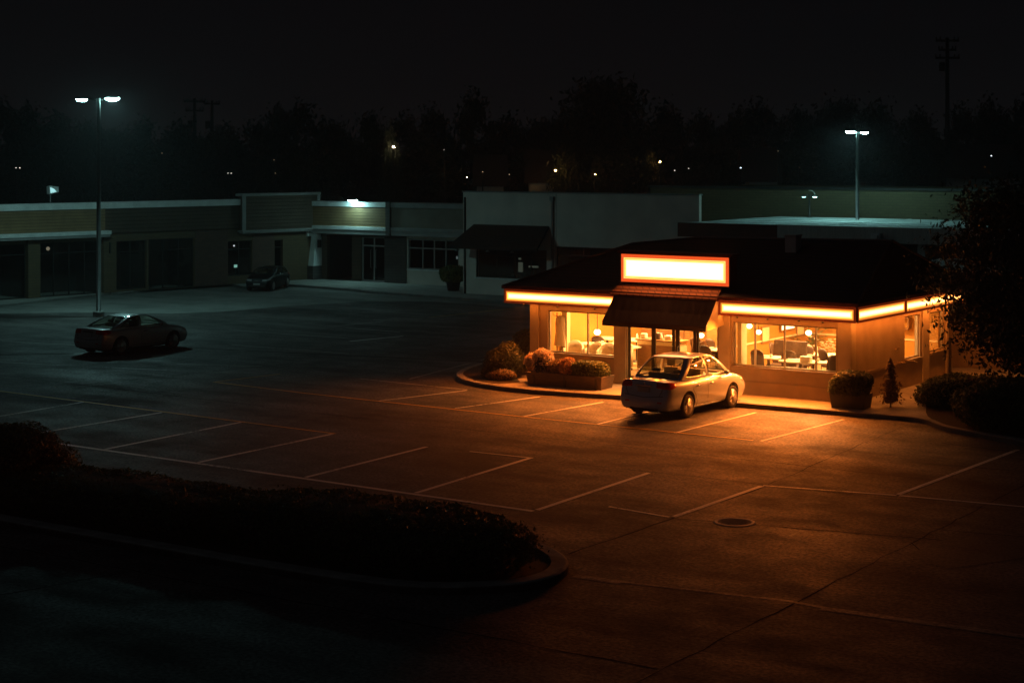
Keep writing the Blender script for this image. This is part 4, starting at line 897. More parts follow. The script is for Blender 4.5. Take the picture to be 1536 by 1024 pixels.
bxs(SL,'pillar',M['brick_tan'],(t_(14.52),t_(13.74),-.16,-.001,.12,3.04)); bxs(SL,'pillar',M['brick_tan'],(t_(18.94),t_(18.25),-.16,-.001,.12,3.04))
bxs(SL,'down_light',M['metal_dark'],(t_(14.2),t_(14.12),-.24,-.161,2.2,2.75))
# tapered corner column with brown foot
q = MB(); q.add([(t_(.55),-.45,.9),(t_(-.45),-.45,.9),(t_(-.45),.3,.9),(t_(.55),.3,.9),(t_(.25),-.38,2.99),(t_(-.02),-.38,2.99),(t_(-.02),.1,2.99),(t_(.25),.1,2.99)],[(0,1,5,4),(1,2,6,5),(2,3,7,6),(3,0,4,7),(4,5,6,7)])
cc = q.build('corner_column', M['trim_white'], SL); bxs(cc,'column_foot',M['brick_dark'],(t_(.62),t_(-.52),-.50,.32,.12,.898))
bxs(cc,'meter_box',M['metal_dark'],(t_(.22),t_(.02),-.56,-.43,1.95,2.4))

SM = thing('corner_shop', 'low shop unit with glass double door and a lit lamp over its siding', 'building', (K.x,K.y,0), 0)
xe = 12.5
opsM = [(.9,2.75,.13,2.7),(3.46,5.21,.13,2.66),(6.83,10.35,.95,2.63)]
MB().wall(.5,5.9,.12,3.0,.25,opsM[:2]).build('lower_wall', M['siding_dark'], SM); MB().wall(5.901,xe,.12,3.0,.25,opsM[2:]).build('storefront_wall', M['white_wall'], SM)
bxs(SM,'brick_pier',M['brick_dark'],(5.23,6.75,-.10,-.001,.12,3.0))
bxs(SM,'fascia',M['siding'],(.1,5.79,-.60,.2,3.25,4.36)); bxs(SM,'fascia',M['siding_grey'],(6.11,xe,-.58,.2,3.25,4.36))
bxs(SM,'coping',M['trim_white'],(.05,5.79,-.68,.24,4.36,4.64),bevel=.015); bxs(SM,'coping',M['trim_grey'],(6.11,xe,-.66,.24,4.36,4.64),bevel=.015)
bxs(SM,'lower_trim',M['trim_white'],(.05,5.79,-.68,-.02,3.05,3.248),bevel=.015); bxs(SM,'lower_trim',M['trim_grey'],(6.11,xe,-.66,-.02,3.05,3.248),bevel=.015)
bxs(SM,'soffit',M['trim_grey'],(.08,5.78,-.64,-.03,2.80,3.048),(6.12,xe,-.62,-.03,2.80,3.048)); bxs(SM,'divider_post',M['brick_dark'],(5.80,6.10,-.72,.26,2.78,4.68))
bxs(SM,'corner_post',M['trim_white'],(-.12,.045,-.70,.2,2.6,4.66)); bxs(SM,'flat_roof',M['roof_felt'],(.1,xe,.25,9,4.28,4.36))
window('window',*opsM[2],[7.85,8.65,9.45],SM,M['trim_grey'],M['dark_glass'],M['trim_white'],transom=2.12,set_=.03,fw=.07); room(SM,6.8,10.4,.93,2.66,3.0); room(SM,.85,2.8,.12,2.72,2)
dd = window('double_door',*opsM[1],[4.335],SM,M['trim_grey'],M['dark_glass'],None,transom=2.15,set_=.08,fw=.08); room(SM,3.42,5.25,.12,2.68,2.5)
for xx in (4.15,4.52): MB().tube([(xx,.06,.9),(xx,.0,.95),(xx,.0,1.9),(xx,.06,1.95)],.018,6).build('handle',M['metal'],dd)

Wp = Vector(at(697,440,.12))
SW = thing('white_shop', 'blank pale rendered shop block with a brown tiled awning over a dark window', 'building', (Wp.x,Wp.y,0), 0)
wops = [(.73,5.1,1.0,2.50),(5.62,12.9,.14,2.72)]
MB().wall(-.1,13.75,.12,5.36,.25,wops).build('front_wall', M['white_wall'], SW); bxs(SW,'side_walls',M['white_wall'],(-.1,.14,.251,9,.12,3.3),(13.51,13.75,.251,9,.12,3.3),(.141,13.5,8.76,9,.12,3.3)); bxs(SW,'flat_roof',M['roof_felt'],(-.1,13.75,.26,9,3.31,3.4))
bxs(SW,'coping',M['trim_grey'],(-.14,13.79,-.05,.30,5.362,5.42)); bxs(SW,'downspout',M['trim_grey'],(5.42,5.52,-.10,-.002,.12,5.0),(5.36,5.58,-.14,-.001,5.0,5.2)); bxs(SW,'downspout',M['metal_dark'],(.0,.07,-.08,-.002,.12,5.1)); bxs(SW,'panel_joint',M['trim_grey'],(5.66,5.69,-.006,-.001,2.74,5.35))
window('window',*wops[0],[2.0,3.1,4.1],SW,M['metal_dark'],M['dark_glass'],M['trim_white'],transom=2.1,set_=.06); room(SW,.7,5.15,.95,2.55,3.2)
window('recessed_storefront',*wops[1],[7.2,8.8,10.4,11.6],SW,M['metal_dark'],M['dark_glass'],None,transom=2.3,set_=.16); room(SW,5.6,12.95,.13,2.74,3)
q = MB(); q.add([(.6,-.02,3.72),(5.25,-.02,3.72),(5.35,-1.25,2.62),(-.15,-1.25,2.62),(-.15,-1.25,2.50),(5.35,-1.25,2.50),(.6,-.02,3.60),(5.25,-.02,3.60)],[(3,2,1,0),(3,4,5,2),(4,6,7,5),(0,6,4,3),(1,2,5,7)])
q.build('tiled_awning', M['roof'], SW)
for xx in (0.0,1.9,3.4): MB().lathe([(.02,.0),(.10,-.10),(.11,-.12),(.03,-.02)],(xx+.2,-.9,2.50),12).build('awning_lamp',M['trim_white'],SW)
bxs(SW,'base_panel',M['white_wall'],(.75,2.95,-.04,-.002,.13,.92))

FB = thing('flat_roofed_shop', 'low shop with a wide pale flat roof lit teal by the lamp standing on it', 'building', (-18.6,23.2,0), 0)
XW = 26.0
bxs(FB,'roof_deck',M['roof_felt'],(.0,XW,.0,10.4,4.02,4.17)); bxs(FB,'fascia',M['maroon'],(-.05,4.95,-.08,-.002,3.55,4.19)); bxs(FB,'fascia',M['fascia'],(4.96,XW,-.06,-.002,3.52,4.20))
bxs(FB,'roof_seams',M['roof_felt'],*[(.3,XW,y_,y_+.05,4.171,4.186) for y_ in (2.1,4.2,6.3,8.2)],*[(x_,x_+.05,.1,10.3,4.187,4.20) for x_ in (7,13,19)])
MB().wall(.2,XW,.12,4.0,.25,[(1.0,4.3,.14,2.8),(6,9,.14,2.8),(11,14,.9,2.8),(16,20,.14,3.0)],Matrix.Translation((0,1.0,0))).build('front_wall',M['brick_dark'],FB)
bxs(FB,'shop_dark',M['black'],(.5,XW-.3,2.4,9.3,.13,3.9)); bxs(FB,'post',M['trim_white'],(4.7,5.1,.3,.7,.12,4.0)); bxs(FB,'post',M['trim_white'],(11.3,11.65,.3,.65,.12,4.0)); bxs(FB,'post',M['trim_white'],(17.6,17.95,.3,.65,.12,4.0))
q = MB(); q.box(9.45,9.85,-.30,-.062,3.72,3.95); q.box(9.5,9.8,-.42,-.301,3.74,3.86); q.build('fascia_lamp',M['trim_white'],FB)

bw = place(1240,281,35.0)[1]
BB = thing('ochre_brick_block', 'long dark ochre brick wall of the block behind the flat roofed shop', 'building', (-27.0,35.0,0), 0)
bxs(BB,'brick_wall',M['brick_olive'],(0,40,0,.3,0,bw-.12)); bxs(BB,'side_walls',M['brick_olive'],(0,.3,.301,12,0,bw-.12),(39.7,40,.301,12,0,bw-.12),(.301,39.69,11.7,12,0,bw-.12)); bxs(BB,'coping',M['metal_dark'],(-.1,40.1,-.08,.36,bw-.118,bw)); bxs(BB,'flat_roof',M['roof_felt'],(.31,39.69,.37,11.69,bw-.4,bw-.3))
# low annex right of the diner
AN = thing('rear_annex', 'low plain annex wall with a dark strip window behind the overhanging tree', 'building', (.9,10.4,0), R(12))
MB().wall(-3,14,.0,3.3,.25,[(-2.6,13.6,1.65,2.7)]).build('wall',M['stucco'],AN); bxs(AN,'ledge',M['sill'],(-2.9,13.9,-.10,-.001,1.52,1.62)); bxs(AN,'strip_window',M['black'],(-2.6,13.6,.16,.24,1.65,2.7)); bxs(AN,'flat_roof',M['roof_felt'],(-3.1,14.1,-.2,6,3.301,3.42))
# shop planter
sp_ = at(680,436,.12); spt = thing('shop_planter','dark pot outside the corner of the white shop','planter',(sp_[0],sp_[1],.12))
MB().lathe([(.30,0),(.38,.46),(.42,.46),(.42,.53),(.36,.53),(.34,.46),(1e-6,.46)],(0,0,0),20).build('pot',M['planter_dark'],spt,True)
bush('shrub','rounded green shrub growing in the dark pot by the white shop','shrub',(sp_[0],sp_[1],.56),.72,.72,.54,2800,.085,M['leaf_box'],seed=51,sq=2.2,amp=.22)

# lit things left on in the shops
glow_w, glow_t, glow_g = emis('cool_lamp',(.85,.95,1),1.0), emis('teal_glow',(.45,1,.85),.5), emis('green_glow',(.6,.85,.5),.8)
def local(root, p): return root.matrix_basis @ Vector(p)
bpy.context.view_layer.update()
def small_lamp(root,p,r,m,label,cat='lamp',name='ceiling_lamp_globe',group=None):
    t = thing(name,label,cat,local(root,p),0,group); MB().sphere((0,0,0),r,10).build('globe',m,t,True); MB().tube([(0,0,r*.9),(0,0,r*1.0+.14)],.02,6).build('stem',M['metal_dark'],t); return t
small_lamp(SL,(t_(4.98),1.2,2.18),.05,glow_w,'small white lamp glowing inside the shop window behind the dark parked car')
small_lamp(SL,(t_(17.15),.9,2.5),.10,emis('dim_warm',(1,.85,.6),.22),'dim lamp in the transom over the left shop entrance'); small_lamp(SL,(t_(2.75),1.0,2.2),.06,emis('dim_white',(.9,.95,1),.35),'small lamp in the narrow window right of the dark car')
small_lamp(SM,(8.6,2.2,2.3),.03,glow_w,'tiny lamp inside the corner shop storefront window'); small_lamp(SW,(1.35,1.6,2.35),.04,glow_w,'tiny lamp at the left inside the awning shop window'); small_lamp(SW,(4.1,2.0,2.0),.035,glow_w,'tiny lamp at the right inside the awning shop window')
def screen(root,p,w_,h_,m,label,cat='screen'):
    t = thing('display_screen',label,cat,local(root,p),root.rotation_euler.z); MB().box(-w_/2-.02,w_/2+.02,.01,.05,-h_/2-.02,h_/2+.02).build('casing',M['metal_dark'],t); MB().box(-w_/2,w_/2,-.004,.008,-h_/2,h_/2).build('panel',m,t)
    MB().tube([(0,.03,-h_/2-.02),(0,.03,-h_/2-.35)],.03,6).build('stand',M['metal_dark'],t)
screen(SL,(t_(5.1),.9,1.05),.22,.16,glow_t,'teal lit screen low in the shop window behind the dark parked car'); screen(SL,(t_(5.9),1.9,1.5),.9,.9,emis('dim_green',(.35,.5,.3),.05),'large dim greenish display in the shop window behind the dark car')
for k,(xx,zz,lab) in enumerate([(8.95,1.55,'cool lit shelf display in the corner shop window'),(9.2,1.8,'small cool lit notice in the corner shop window')]): screen(SM,(xx,1.8,zz),.22,.16,emis('cool_dim',(.7,.9,.9),.12),lab)
for k,(xx,zz,w_,h_,lab) in enumerate([(2.55,1.5,.28,.5,'greenish lit display in the awning shop window'),(2.5,1.95,.16,.14,'small lit card in the awning shop window'),(3.35,1.55,.6,.1,'dim lit strip in the awning shop window')]): screen(SW,(xx,1.4,zz),w_,h_,emis('warm_dim',(.75,.85,.65),.06),lab)

# ------------------------------------------------------------------ lamps
TEAL=(.45,1,.98); LS=510.0
CR = Vector((CA,SA,0))                     # picture-right in world
def lens(mb, c, rx, ry, rz, n=18): mb.lathe([(1e-6,-rz),(.55,-.86*rz),(.85,-.52*rz),(1,0.0)],c,n,0,'z',rx,ry)
def lamp_head(par,c,rx,ry,m,dirx,name='lamp_head'):
    h_ = MB(); h_.lathe([(rx,0),(rx*1.01,.015),(rx*.85,.06),(rx*.5,.09),(1e-6,.10)],(0,0,0),18,0,'z',1,ry/rx); h_.v=[(x+c[0],y_+c[1],z+c[2]) for x,y_,z in h_.v]
    ho = h_.build(name,M['metal_dark'],par,True); l=MB(); lens(l,(0,0,0),rx*.97,ry*.97,rx*.40); l.v=[(x+c[0],y_+c[1],z+c[2]-.004) for x,y_,z in l.v]; l.build('lens',m,ho,True)
def pole_lamp(x,y_,z0,h_,r0,r1,arms,label,base=True,s=LS,mcol=TEAL):
    t = thing('street_lamp',label,'street lamp',(x,y_,z0),TH)
    MB().tube([(0,0,.25 if base else 0),(0,0,h_*.5),(0,0,h_)],[r0,(r0+r1)/2,r1],12).build('pole',M['pole'],t,True)
    if base: MB().lathe([(r0*2.2,0),(r0*2.2,.22),(r0*1.9,.25),(r0*1.02,.26)],(0,0,0),16).build('footing',M['kerb'],t)
    MB().lathe([(r1*1.1,0),(r1*1.1,.06),(.02,.10)],(0,0,h_),10).build('pole_cap',M['metal_dark'],t,True)
    for i,(dx,dz,rx,pw) in enumerate(arms):
        a = .0
        MB().tube([(0,0,h_-.12),(dx*.3,0,h_-.02+dz*.5),(dx-math.copysign(rx*.8,dx),0,h_+dz+.06)],[.035,.03,.03],8).build('arm',M['metal_dark'],t,True)
        lamp_head(t,(dx,0,h_+dz),rx,rx*.55,emis('lamp_lens',mcol,s*pw),1)
    return t
lp = at(148,475); pole_lamp(lp[0],lp[1],0,9.78,.115,.085,[(.62,.05,.33,1.0),(-.76,.0,.27,.22)],'tall double headed lamp post beside the dark silver coupe in the lot')
rp = at(1286,331,4.17); pole_lamp(rp[0],rp[1],4.2,4.15,.09,.07,[(-.33,.04,.24,1.1),(.33,.0,.20,.28)],'double headed lamp post standing on the lit flat roof',base=False)
# short twin lamp with curved hood
tp_ = at(1214,327,4.17); t = thing('roof_lamp','short twin roof lamp under a curved reflective hood, left of the tall roof lamp','lamp',(tp_[0],tp_[1],4.2),TH)
MB().tube([(0,0,0),(0,0,1.12)],[.05,.04],8).build('pole',M['metal_dark'],t,True); MB().box(-.12,.12,-.12,.12,0,.02).build('foot_plate',M['metal_dark'],t)
for s in (-1,1): MB().tube([(0,0,1.02),(s*.14,0,1.12),(s*.24,0,1.08)],.022,6).build('arm',M['metal_dark'],t,True); lamp_head(t,(s*.27,0,1.02),.11,.08,emis('roof_lamp_lens',TEAL,14 if s>0 else 4),1)
q=MB(); n=8; vs=[]
for i in range(n+1):
    a=R(100-95*i/n)
    for y_ in (-.10,.10): vs.append((.02+.24*math.cos(a),y_,1.10+.22*math.sin(a)))
q.add(vs,[(i*2,i*2+1,i*2+3,i*2+2) for i in range(n)]); ho=q.build('hood',M['trim_white'],t,True); md=ho.modifiers.new('s','SOLIDIFY'); md.thickness=.02
# wall lamp over the corner shop fascia
wlp = thing('wall_lamp','bright wall lamp projecting over the siding of the corner shop','lamp',local(SM,(3.72,-.72,4.72)),0)
MB().tube([(.10,.3,-.15),(.10,.05,.02),(.05,-.18,.10)],.035,8).build('arm',M['metal_dark'],wlp,True); lamp_head(wlp,(0,-.36,.04),.30,.24,emis('wall_lamp_lens',TEAL,70),1)
# floodlight on a stub over the left coping
fl = thing('floodlight','tilted teal floodlight head on a short post above the left coping','lamp',local(SL,(t_(17.2),.6,4.5)),SL.rotation_euler.z)
MB().tube([(0,0,0),(0,0,.75)],.025,6).build('post',M['metal'],fl)
q=MB(); q.add([(-.08,-.05,.78),(-.10,-.05,1.22),(.42,-.12,.90),(.40,-.12,1.16),(-.08,.20,.80),(-.10,.20,1.18),(.42,.10,.92),(.40,.10,1.12)],[(0,2,3,1),(4,5,7,6),(0,1,5,4),(2,6,7,3),(1,3,7,5),(0,4,6,2)]); fh=q.build('head',M['trim_white'],fl)
q=MB(); q.add([(-.03,-.066,.84),(.30,-.112,.91),(.16,-.094,1.05),(-.05,-.064,1.14)],[(0,1,2,3)]); q.build('lens',emis('flood_lens',(.45,.95,.95),.9),fh)

# ------------------------------------------------------------------ far things
def util_pole(px,ytop,Y,arms,label,dz=1.0):
    x,y_,z = atY(px,ytop,Y); t = thing('utility_pole',label,'utility pole',(x,y_,0),TH,None)
    MB().tube([(0,0,0),(0,0,z)],[.26,.15],8).build('pole',M['bark'],t,True)
    for (d,w_) in arms:
        q=MB(); q.box(-w_,w_,-.08,.08,z-d-.09,z-d+.09)
        for k in (-.95,-.6,.6,.95): q.lathe([(.06,0),(.05,.12),(.08,.15),(.03,.25)],(k*w_,0,z-d+.091),6)
        q.build('crossarm',M['bark'],t)
    MB().tube([(.2,0,z*.62),(2.6,-.5,0)],.03,4).build('guy_wire',M['metal_dark'],t)
    q=MB(); q.lathe([(.24,0),(.26,.1),(.26,.7),(.2,.8)],(-.45,0,z-2.9),10); q.build('transformer',M['metal_dark'],t)
util_pole(1421,57,150,[(.25,1.0),(1.05,.75),(1.75,1.05)],'tall dark utility pole with three crossarms at the upper right')
util_pole(292,148,170,[(.3,1.1),(1.2,.9)],'dark utility pole with two crossarms over the treeline right of the left lamp'); util_pole(318,151,178,[(.35,.8)],'thinner single crossarm utility pole next to the two armed one at left')
def house(px,ytop,pw,Y,lit,label):
    x,y_,z = atY(px,ytop,Y); w_ = pw*Y/F; t = thing('house',label,'house',(x,y_,0),TH); h_=z*.7
    MB().wall(-w_/2,w_/2,0,h_,.2,[(-w_*.3,-w_*.12,h_*.5,h_*.8),(w_*.1,w_*.3,h_*.5,h_*.8)]).build('wall',M['trim_grey'],t)
    bxs(t,'rear_walls',M['trim_grey'],(-w_/2,-w_/2+.2,.201,6,0,h_),(w_/2-.2,w_/2,.201,6,0,h_),(-w_/2+.201,w_/2-.201,5.8,6,0,h_))
    q=MB(); o=.3; q.add([(-w_/2-o,-o,h_),(w_/2+o,-o,h_),(w_/2+o,6+o,h_),(-w_/2-o,6+o,h_),(-w_/2-o,3,z),(w_/2+o,3,z)],[(0,1,5,4),(2,3,4,5),(0,4,3),(1,2,5),(3,2,1,0)]); q.build('roof',M['roof'],t)
    for a,b in ((-.3,-.12),(.1,.3)):
        q=MB(); q.poly([(a*w_,.1,h_*.5),(b*w_,.1,h_*.5),(b*w_,.1,h_*.8),(a*w_,.1,h_*.8)]); q.build('window',lit,t)
    return t
for px_,ty_,pw_,Y_,lab_ in [(586,200,34,120.2,'slim small tree lit by the bright far lamp above the corner shop'),(851,232,66,118.6,'bushy small tree lit orange by the brightest orange far lamp'),(979,231,46,119.6,'small tree lit orange beside the far lamp right of the dome tree'),(893,246,40,118.6,'low small tree lit by the ember lamp at the foot of the dome tree')]:
    x_,y2_,z_ = atY(px_,ty_,Y_); wd_ = pw_*Y_/F*1.15; dup(protos[3],lab_,(x_,y2_,0),px_*.1,(wd_/8,wd_/8,z_/9.8),'small trees lit by far lamps')
dimw = emis('far_window',(1,.62,.25),.05); dimc=emis('far_window_cool',(.7,.85,1),.02)
house(811,224,36,120,dimw,'small dark house among the trees left of the huge dome tree'); house(1146,222,44,120,dimc,'small pale house among the trees left of the roof lamp'); house(1492,216,80,120,dimw,'far house with a lit porch at the right edge of the treeline'); house(735,232,40,120,dimc,'dark shed roof among the trees beyond the white shop')
def far_lamp(px,py,Y,r,m,label,double=0):
    r*=.55; x,y_,z = atY(px,py,Y); t = thing('far_lamp',label,'street lamp',(x,y_,0),TH,'far lamps among the trees')
    q=MB()
    MB().tube([(0,0,0),(0,0,z-r*.4)],[.07,.05],6).build('pole',M['metal_dark'],t); q.sphere((0,0,z),r,8)
    if double: q.sphere((double,0,z),r,8); MB().tube([(0,0,z-r),(double,0,z-r)],.03,4).build('arm',M['metal_dark'],t)
    q.build('globe',m,t,True)
    return t
fw = emis('far_white',(1,.90,.75),1.5); fc = emis('far_cool',(.75,.92,1),5); fo_ = emis('far_orange',(1,.50,.14),420); fd = emis('far_dim',(1,.72,.42),1.0)
for a in [(24,252,118,.07,fw,'pair of white far lamps at the left edge beyond the shops',.26),(342,260,118,.06,fw,'pair of small white far lamps right of the left lamp post',.22),(243,230,118,.035,fd,'single dim speck of a lamp right of the left lamp pole'),(411,240,118,.03,fd,'dim speck of a lamp above the raised shop fascia'),
          (413,260,118,.03,fd,'lower dim speck of a lamp above the raised shop fascia'),(590,221,119,.11,emis('far_hot',(1,.75,.45),300),'bright far lamp lighting leaves above the corner shop'),(666,225,118,.035,fw,'tiny white far lamp left of the tall narrow tree'),(724,258,117,.05,fd,'far lamp above the left end of the white shop'),(700,266,117,.03,fo_,'tiny orange far lamp above the white shop corner'),
          (764,262,117,.05,fd,'orange far lamp above the middle of the white shop'),(833,256,117,.10,fo_,'brightest orange far lamp, under the huge dome tree'),(990,243,118,.08,fo_,'orange far lamp glowing among leaves right of the dome tree'),(1012,256,117,.07,fw,'white far lamp above the right end of the white shop'),(1033,253,117,.06,fw,'white far lamp right beside the white shop end one'),
          (1111,252,117,.08,fc,'cool white far lamp left of the pale far house'),(1167,227,117,.035,fd,'tiny far lamp over the roof of the pale far house'),(1340,243,118,.035,fd,'tiny pinkish far lamp right of the roof lamp'),(1487,234,117,.07,fc,'cool white porch lamp by the far house at the right edge'),(1199,252,117,.03,fd,'tiny dim far lamp left of the roof lamp pole'),(893,262,117,.05,emis('far_ember',(1,.45,.12),300),'low orange far lamp at the foot of the dome tree')]: far_lamp(*a)

# ------------------------------------------------------------------ cars
M['paint_silver'] = mat('silver_paint',(.52,.60,.70),.30,metal=.15,var=0,coat=1); M['paint_grey'] = mat('grey_paint',(.36,.36,.35),.42,metal=.2,var=0,coat=1); M['paint_black'] = mat('black_paint',(.004,.004,.0045),.45,var=0,coat=0,spec=.25)
M['car_glass'] = glass('car_glass',(.80,.84,.76),1.0,.01); M['tyre'] = mat('tyre_rubber',(.018,.018,.018),.8,var=.2); M['rim'] = mat('alloy',(.50,.47,.44),.32,metal=.85,var=0); M['chrome'] = mat('chrome',(.75,.74,.72),.15,metal=1,var=0)
M['plastic'] = mat('black_plastic',(.015,.015,.015),.6,var=0); M['tail'] = mat('red_lamp',(.55,.018,.012),.2,var=0,coat=1); M['headlamp'] = mat('lamp_glass',(.55,.56,.56),.12,var=0,coat=1,metal=.4); M['seat'] = mat('beige_cloth',(.46,.43,.34),.85,var=.1); M['plate'] = mat('plate_white',(.40,.40,.38),.5,var=.0)
def car(name,label,loc,rz,paint_m,L=4.55,W=1.76,Hh=1.47,wb=2.6,scale=1.0,kind='sedan',plate_front=False):
    t = thing(name,label,'car',loc,rz); t.scale=(scale,)*3
    hx,hw = L/2, W/2; rax, fax = -wb/2+ (-.02), wb/2-.02
    if kind=='sedan': rb,fb,rr_,fr_,wr_,zr = -hx+.68, hx-.98, -hx+1.40, hx-1.78, .60, Hh; rear_deck=.985
    elif kind=='coupe': rb,fb,rr_,fr_,wr_,zr = -hx+.52, hx-1.08, -hx+1.50, hx-1.92, .56, Hh; rear_deck=.96
    else: rb,fb,rr_,fr_,wr_,zr = -hx+.22, hx-.95, -hx+.62, hx-1.75, .58, Hh; rear_deck=.95
    cowl=.955
    def deck(x):
        if x < rb: return rear_deck+.012*math.sin((x+hx)/(rb+hx)*math.pi)
        if x < fb: return rear_deck+(cowl-rear_deck)*(x-rb)/(fb-rb)
        s=(x-fb)/(hx-fb); return cowl-.20*s**1.6
    S=[0,.008,.03,.075,.14,.21,.29,.38,.47,.56,.65,.73,.80,.87,.925,.968,.99,1]
    Wf=[.80,.87,.925,.962,.985,.995,1,1,1,1,1,.995,.985,.965,.93,.87,.80,.72]
    ring=[(0,.20),(.72,.20),(.90,.225),(.965,.33),(.995,.52),(1.0,.66),(.985,.80),(.945,.91),(.88,.985),(.70,1.002),(.36,1.012),(0,1.018)]
    def roff(z): return .09*max(0,(.38-z)/.18) if z<.38 else (.0 if z<.60 else (.05 if z<.72 else .05+.16*(z-.72)))
    def foff(z): return .10*max(0,(.40-z)/.2) if z<.40 else (0 if z<.55 else .42*(z-.55)+.02)
    vs=[]; n=len(ring); full=[(a,b,1) for a,b in ring]+[(a,b,-1) for a,b in ring[-2:0:-1]]; m_=len(full)
    for s,wf in zip(S,Wf):
        x0=-hx+L*s; zd=deck(x0)
        for yf,zf,sg_ in full:
            z = zf if zf<.40 else .40+(zf-.40)*(zd-.40)/.60
            z += (.05*(1-s/.03) if s<.03 and zf<.3 else 0)
            x=-hx+roff(z)+(L-roff(z)-foff(z))*s
            vs.append((x,sg_*yf*hw*wf,z))
    fs=[]
    for i in range(len(S)-1):
        for k in range(m_): fs.append((i*m_+k,i*m_+(k+1)%m_,(i+1)*m_+(k+1)%m_,(i+1)*m_+k))
    for o,fl in ((0,0),((len(S)-1)*m_,1)):
        for k in range(n-1):
            a=[o+k,o+k+1,o+(m_-k-1)%m_,o+(m_-k)%m_]; a=list(dict.fromkeys(a)); fs.append(tuple(a[::-1] if not fl else a))
    b=MB(); b.add(vs,fs); tmp=b.build('car_shell',[paint_m,M['plastic']],None,True,sub=2)
    bmx=bmesh.new(); bmx.from_mesh(tmp.data); bmesh.ops.recalc_face_normals(bmx,faces=bmx.faces); bmx.to_mesh(tmp.data); bmx.free()
    cut=MB()
    for ax in (rax,fax):
        for s in (-1,1): cut.lathe([(.375,-.22),(.375,.30)],(ax,s*(hw-.05),.33),28,1,'y')
    co=cut.build('cutter',[paint_m,M['plastic']]); bmx=bmesh.new(); bmx.from_mesh(co.data); bmesh.ops.recalc_face_normals(bmx,faces=bmx.faces); bmx.to_mesh(co.data); bmx.free()
    md=tmp.modifiers.new('bool','BOOLEAN'); md.operation='DIFFERENCE'; md.object=co; md.solver='EXACT'
    try: md.material_mode='TRANSFER'
    except Exception: pass
    bpy.context.view_layer.update(); dg=bpy.context.evaluated_depsgraph_get(); me=bpy.data.meshes.new_from_object(tmp.evaluated_get(dg))
    bpy.data.objects.remove(tmp); bpy.data.objects.remove(co)
    # greenhouse
    per=[]
    nr,nc,ns,nf=9,3,17,9
    def outline(x0,x1,w_,c,bow0,bow1):
        pts=[]
        for i in range(nr): y_=-(w_-c)+2*(w_-c)*i/(nr-1); pts.append((x0-bow0*(1-(y_/w_)**2),y_))
        for i in range(1,nc+1): a=math.pi/2*i/(nc+1); pts.append((x0+c-c*math.cos(a)*1.0,(w_-c)+c*math.sin(a)))
        for i in range(ns): pts.append((x0+c+(x1-x0-2*c)*i/(ns-1),w_))
        for i in range(1,nc+1): a=math.pi/2*i/(nc+1); pts.append((x1-c+c*math.sin(a),(w_-c)+c*math.cos(a)))
        for i in range(nf): y_=(w_-c)-2*(w_-c)*i/(nf-1); pts.append((x1+bow1*(1-(y_/w_)**2),y_))
        for i in range(1,nc+1): a=math.pi/2*i/(nc+1); pts.append((x1-c+c*math.cos(a),-(w_-c)-c*math.sin(a)))
        for i in range(ns): pts.append((x1-c-(x1-x0-2*c)*i/(ns-1),-w_))
        for i in range(1,nc+1): a=math.pi/2*i/(nc+1); pts.append((x0+c-c*math.sin(a),-(w_-c)-c*math.cos(a)))
        return pts
    wbse=hw*.885; bo=outline(rb,fb,wbse,.10,.07,.16); ro=outline(rr_,fr_,wr_,.13,.05,.05); NP=len(bo)
    Tt=[0,.09,.2,.38,.56,.73,.87,.95,1]; gv=[]
    for tt in Tt:
        for p,r_ in zip(bo,ro):
            z0=deck(max(rb,min(fb,p[0])))-.012; zt_=zr-.045-.03*abs(r_[0]-(rr_+fr_)/2)/((fr_-rr_)/2)
            e_=1-(1-tt)**1.18; bul=.035*math.sin(math.pi*tt)
            y_=p[1]+(r_[1]-p[1])*tt; y_+=math.copysign(bul,y_)*min(1,abs(y_)/.5)
            gv.append((p[0]+(r_[0]-p[0])*tt,y_,z0+(zt_-z0)*e_))
    nb=len(Tt)
    for f_ in (.92,.7,.4,.12):
        for r_,q_ in zip(ro,gv[(nb-1)*NP:nb*NP]):
            cxr=(rr_+fr_)/2; gv.append((cxr+(r_[0]-cxr)*f_,r_[1]*f_,q_[2]+(zr-q_[2])*(1-f_**2.2)))
    segs={'rear':(0,nr-1),'left':(nr+nc,nr+nc+ns-1),'front':(nr+nc+ns+nc,nr+nc+ns+nc+nf-1),'right':(nr+2*nc+ns+nf+nc,nr+2*nc+ns+nf+nc+ns-1)}
    split=8 if kind!='coupe' else 7
    def win_of(k,j):
        if not (1<=j<=6): return None
        for nm,(a,c_) in segs.items():
            if a<=k<c_:
                i=k-a; nseg=c_-a
                if nm in('rear','front'): return nm if 0<=i<nseg and 1<=j<=6 else None
                ii = i if nm=='left' else nseg-1-i      # 0 at rear
                if ii<1 or ii>nseg-2 or j<1 or j>6: return None
                if ii==split: return None
                return nm+('_rear' if ii<split else '_front')
        return None
    body=[];wins={}
    for j in range(nb-1+4):
        for k in range(NP):
            f_=(j*NP+k,j*NP+(k+1)%NP,(j+1)*NP+(k+1)%NP,(j+1)*NP+k)
            w_=win_of(k,j) if j<nb-1 else None
            (wins.setdefault(w_,[]) if w_ else body).append(f_)
    body.append(tuple((nb+3)*NP+k for k in range(NP)))
    base=len(me.vertices); bm=bmesh.new(); bm.from_mesh(me)
    gvv=[bm.verts.new(p) for p in gv]; bm.verts.ensure_lookup_table()
    for f_ in body:
        fc_=bm.faces.new([gvv[i] for i in f_]); fc_.smooth=True; fc_.material_index=0
    for f_ in bm.faces: f_.smooth=True
    bmesh.ops.delete(bm,geom=[v for v in bm.verts if not v.link_faces],context='VERTS')
    bm.to_mesh(me); bm.free()
    me.materials.clear(); me.materials.append(paint_m); me.materials.append(M['plastic'])
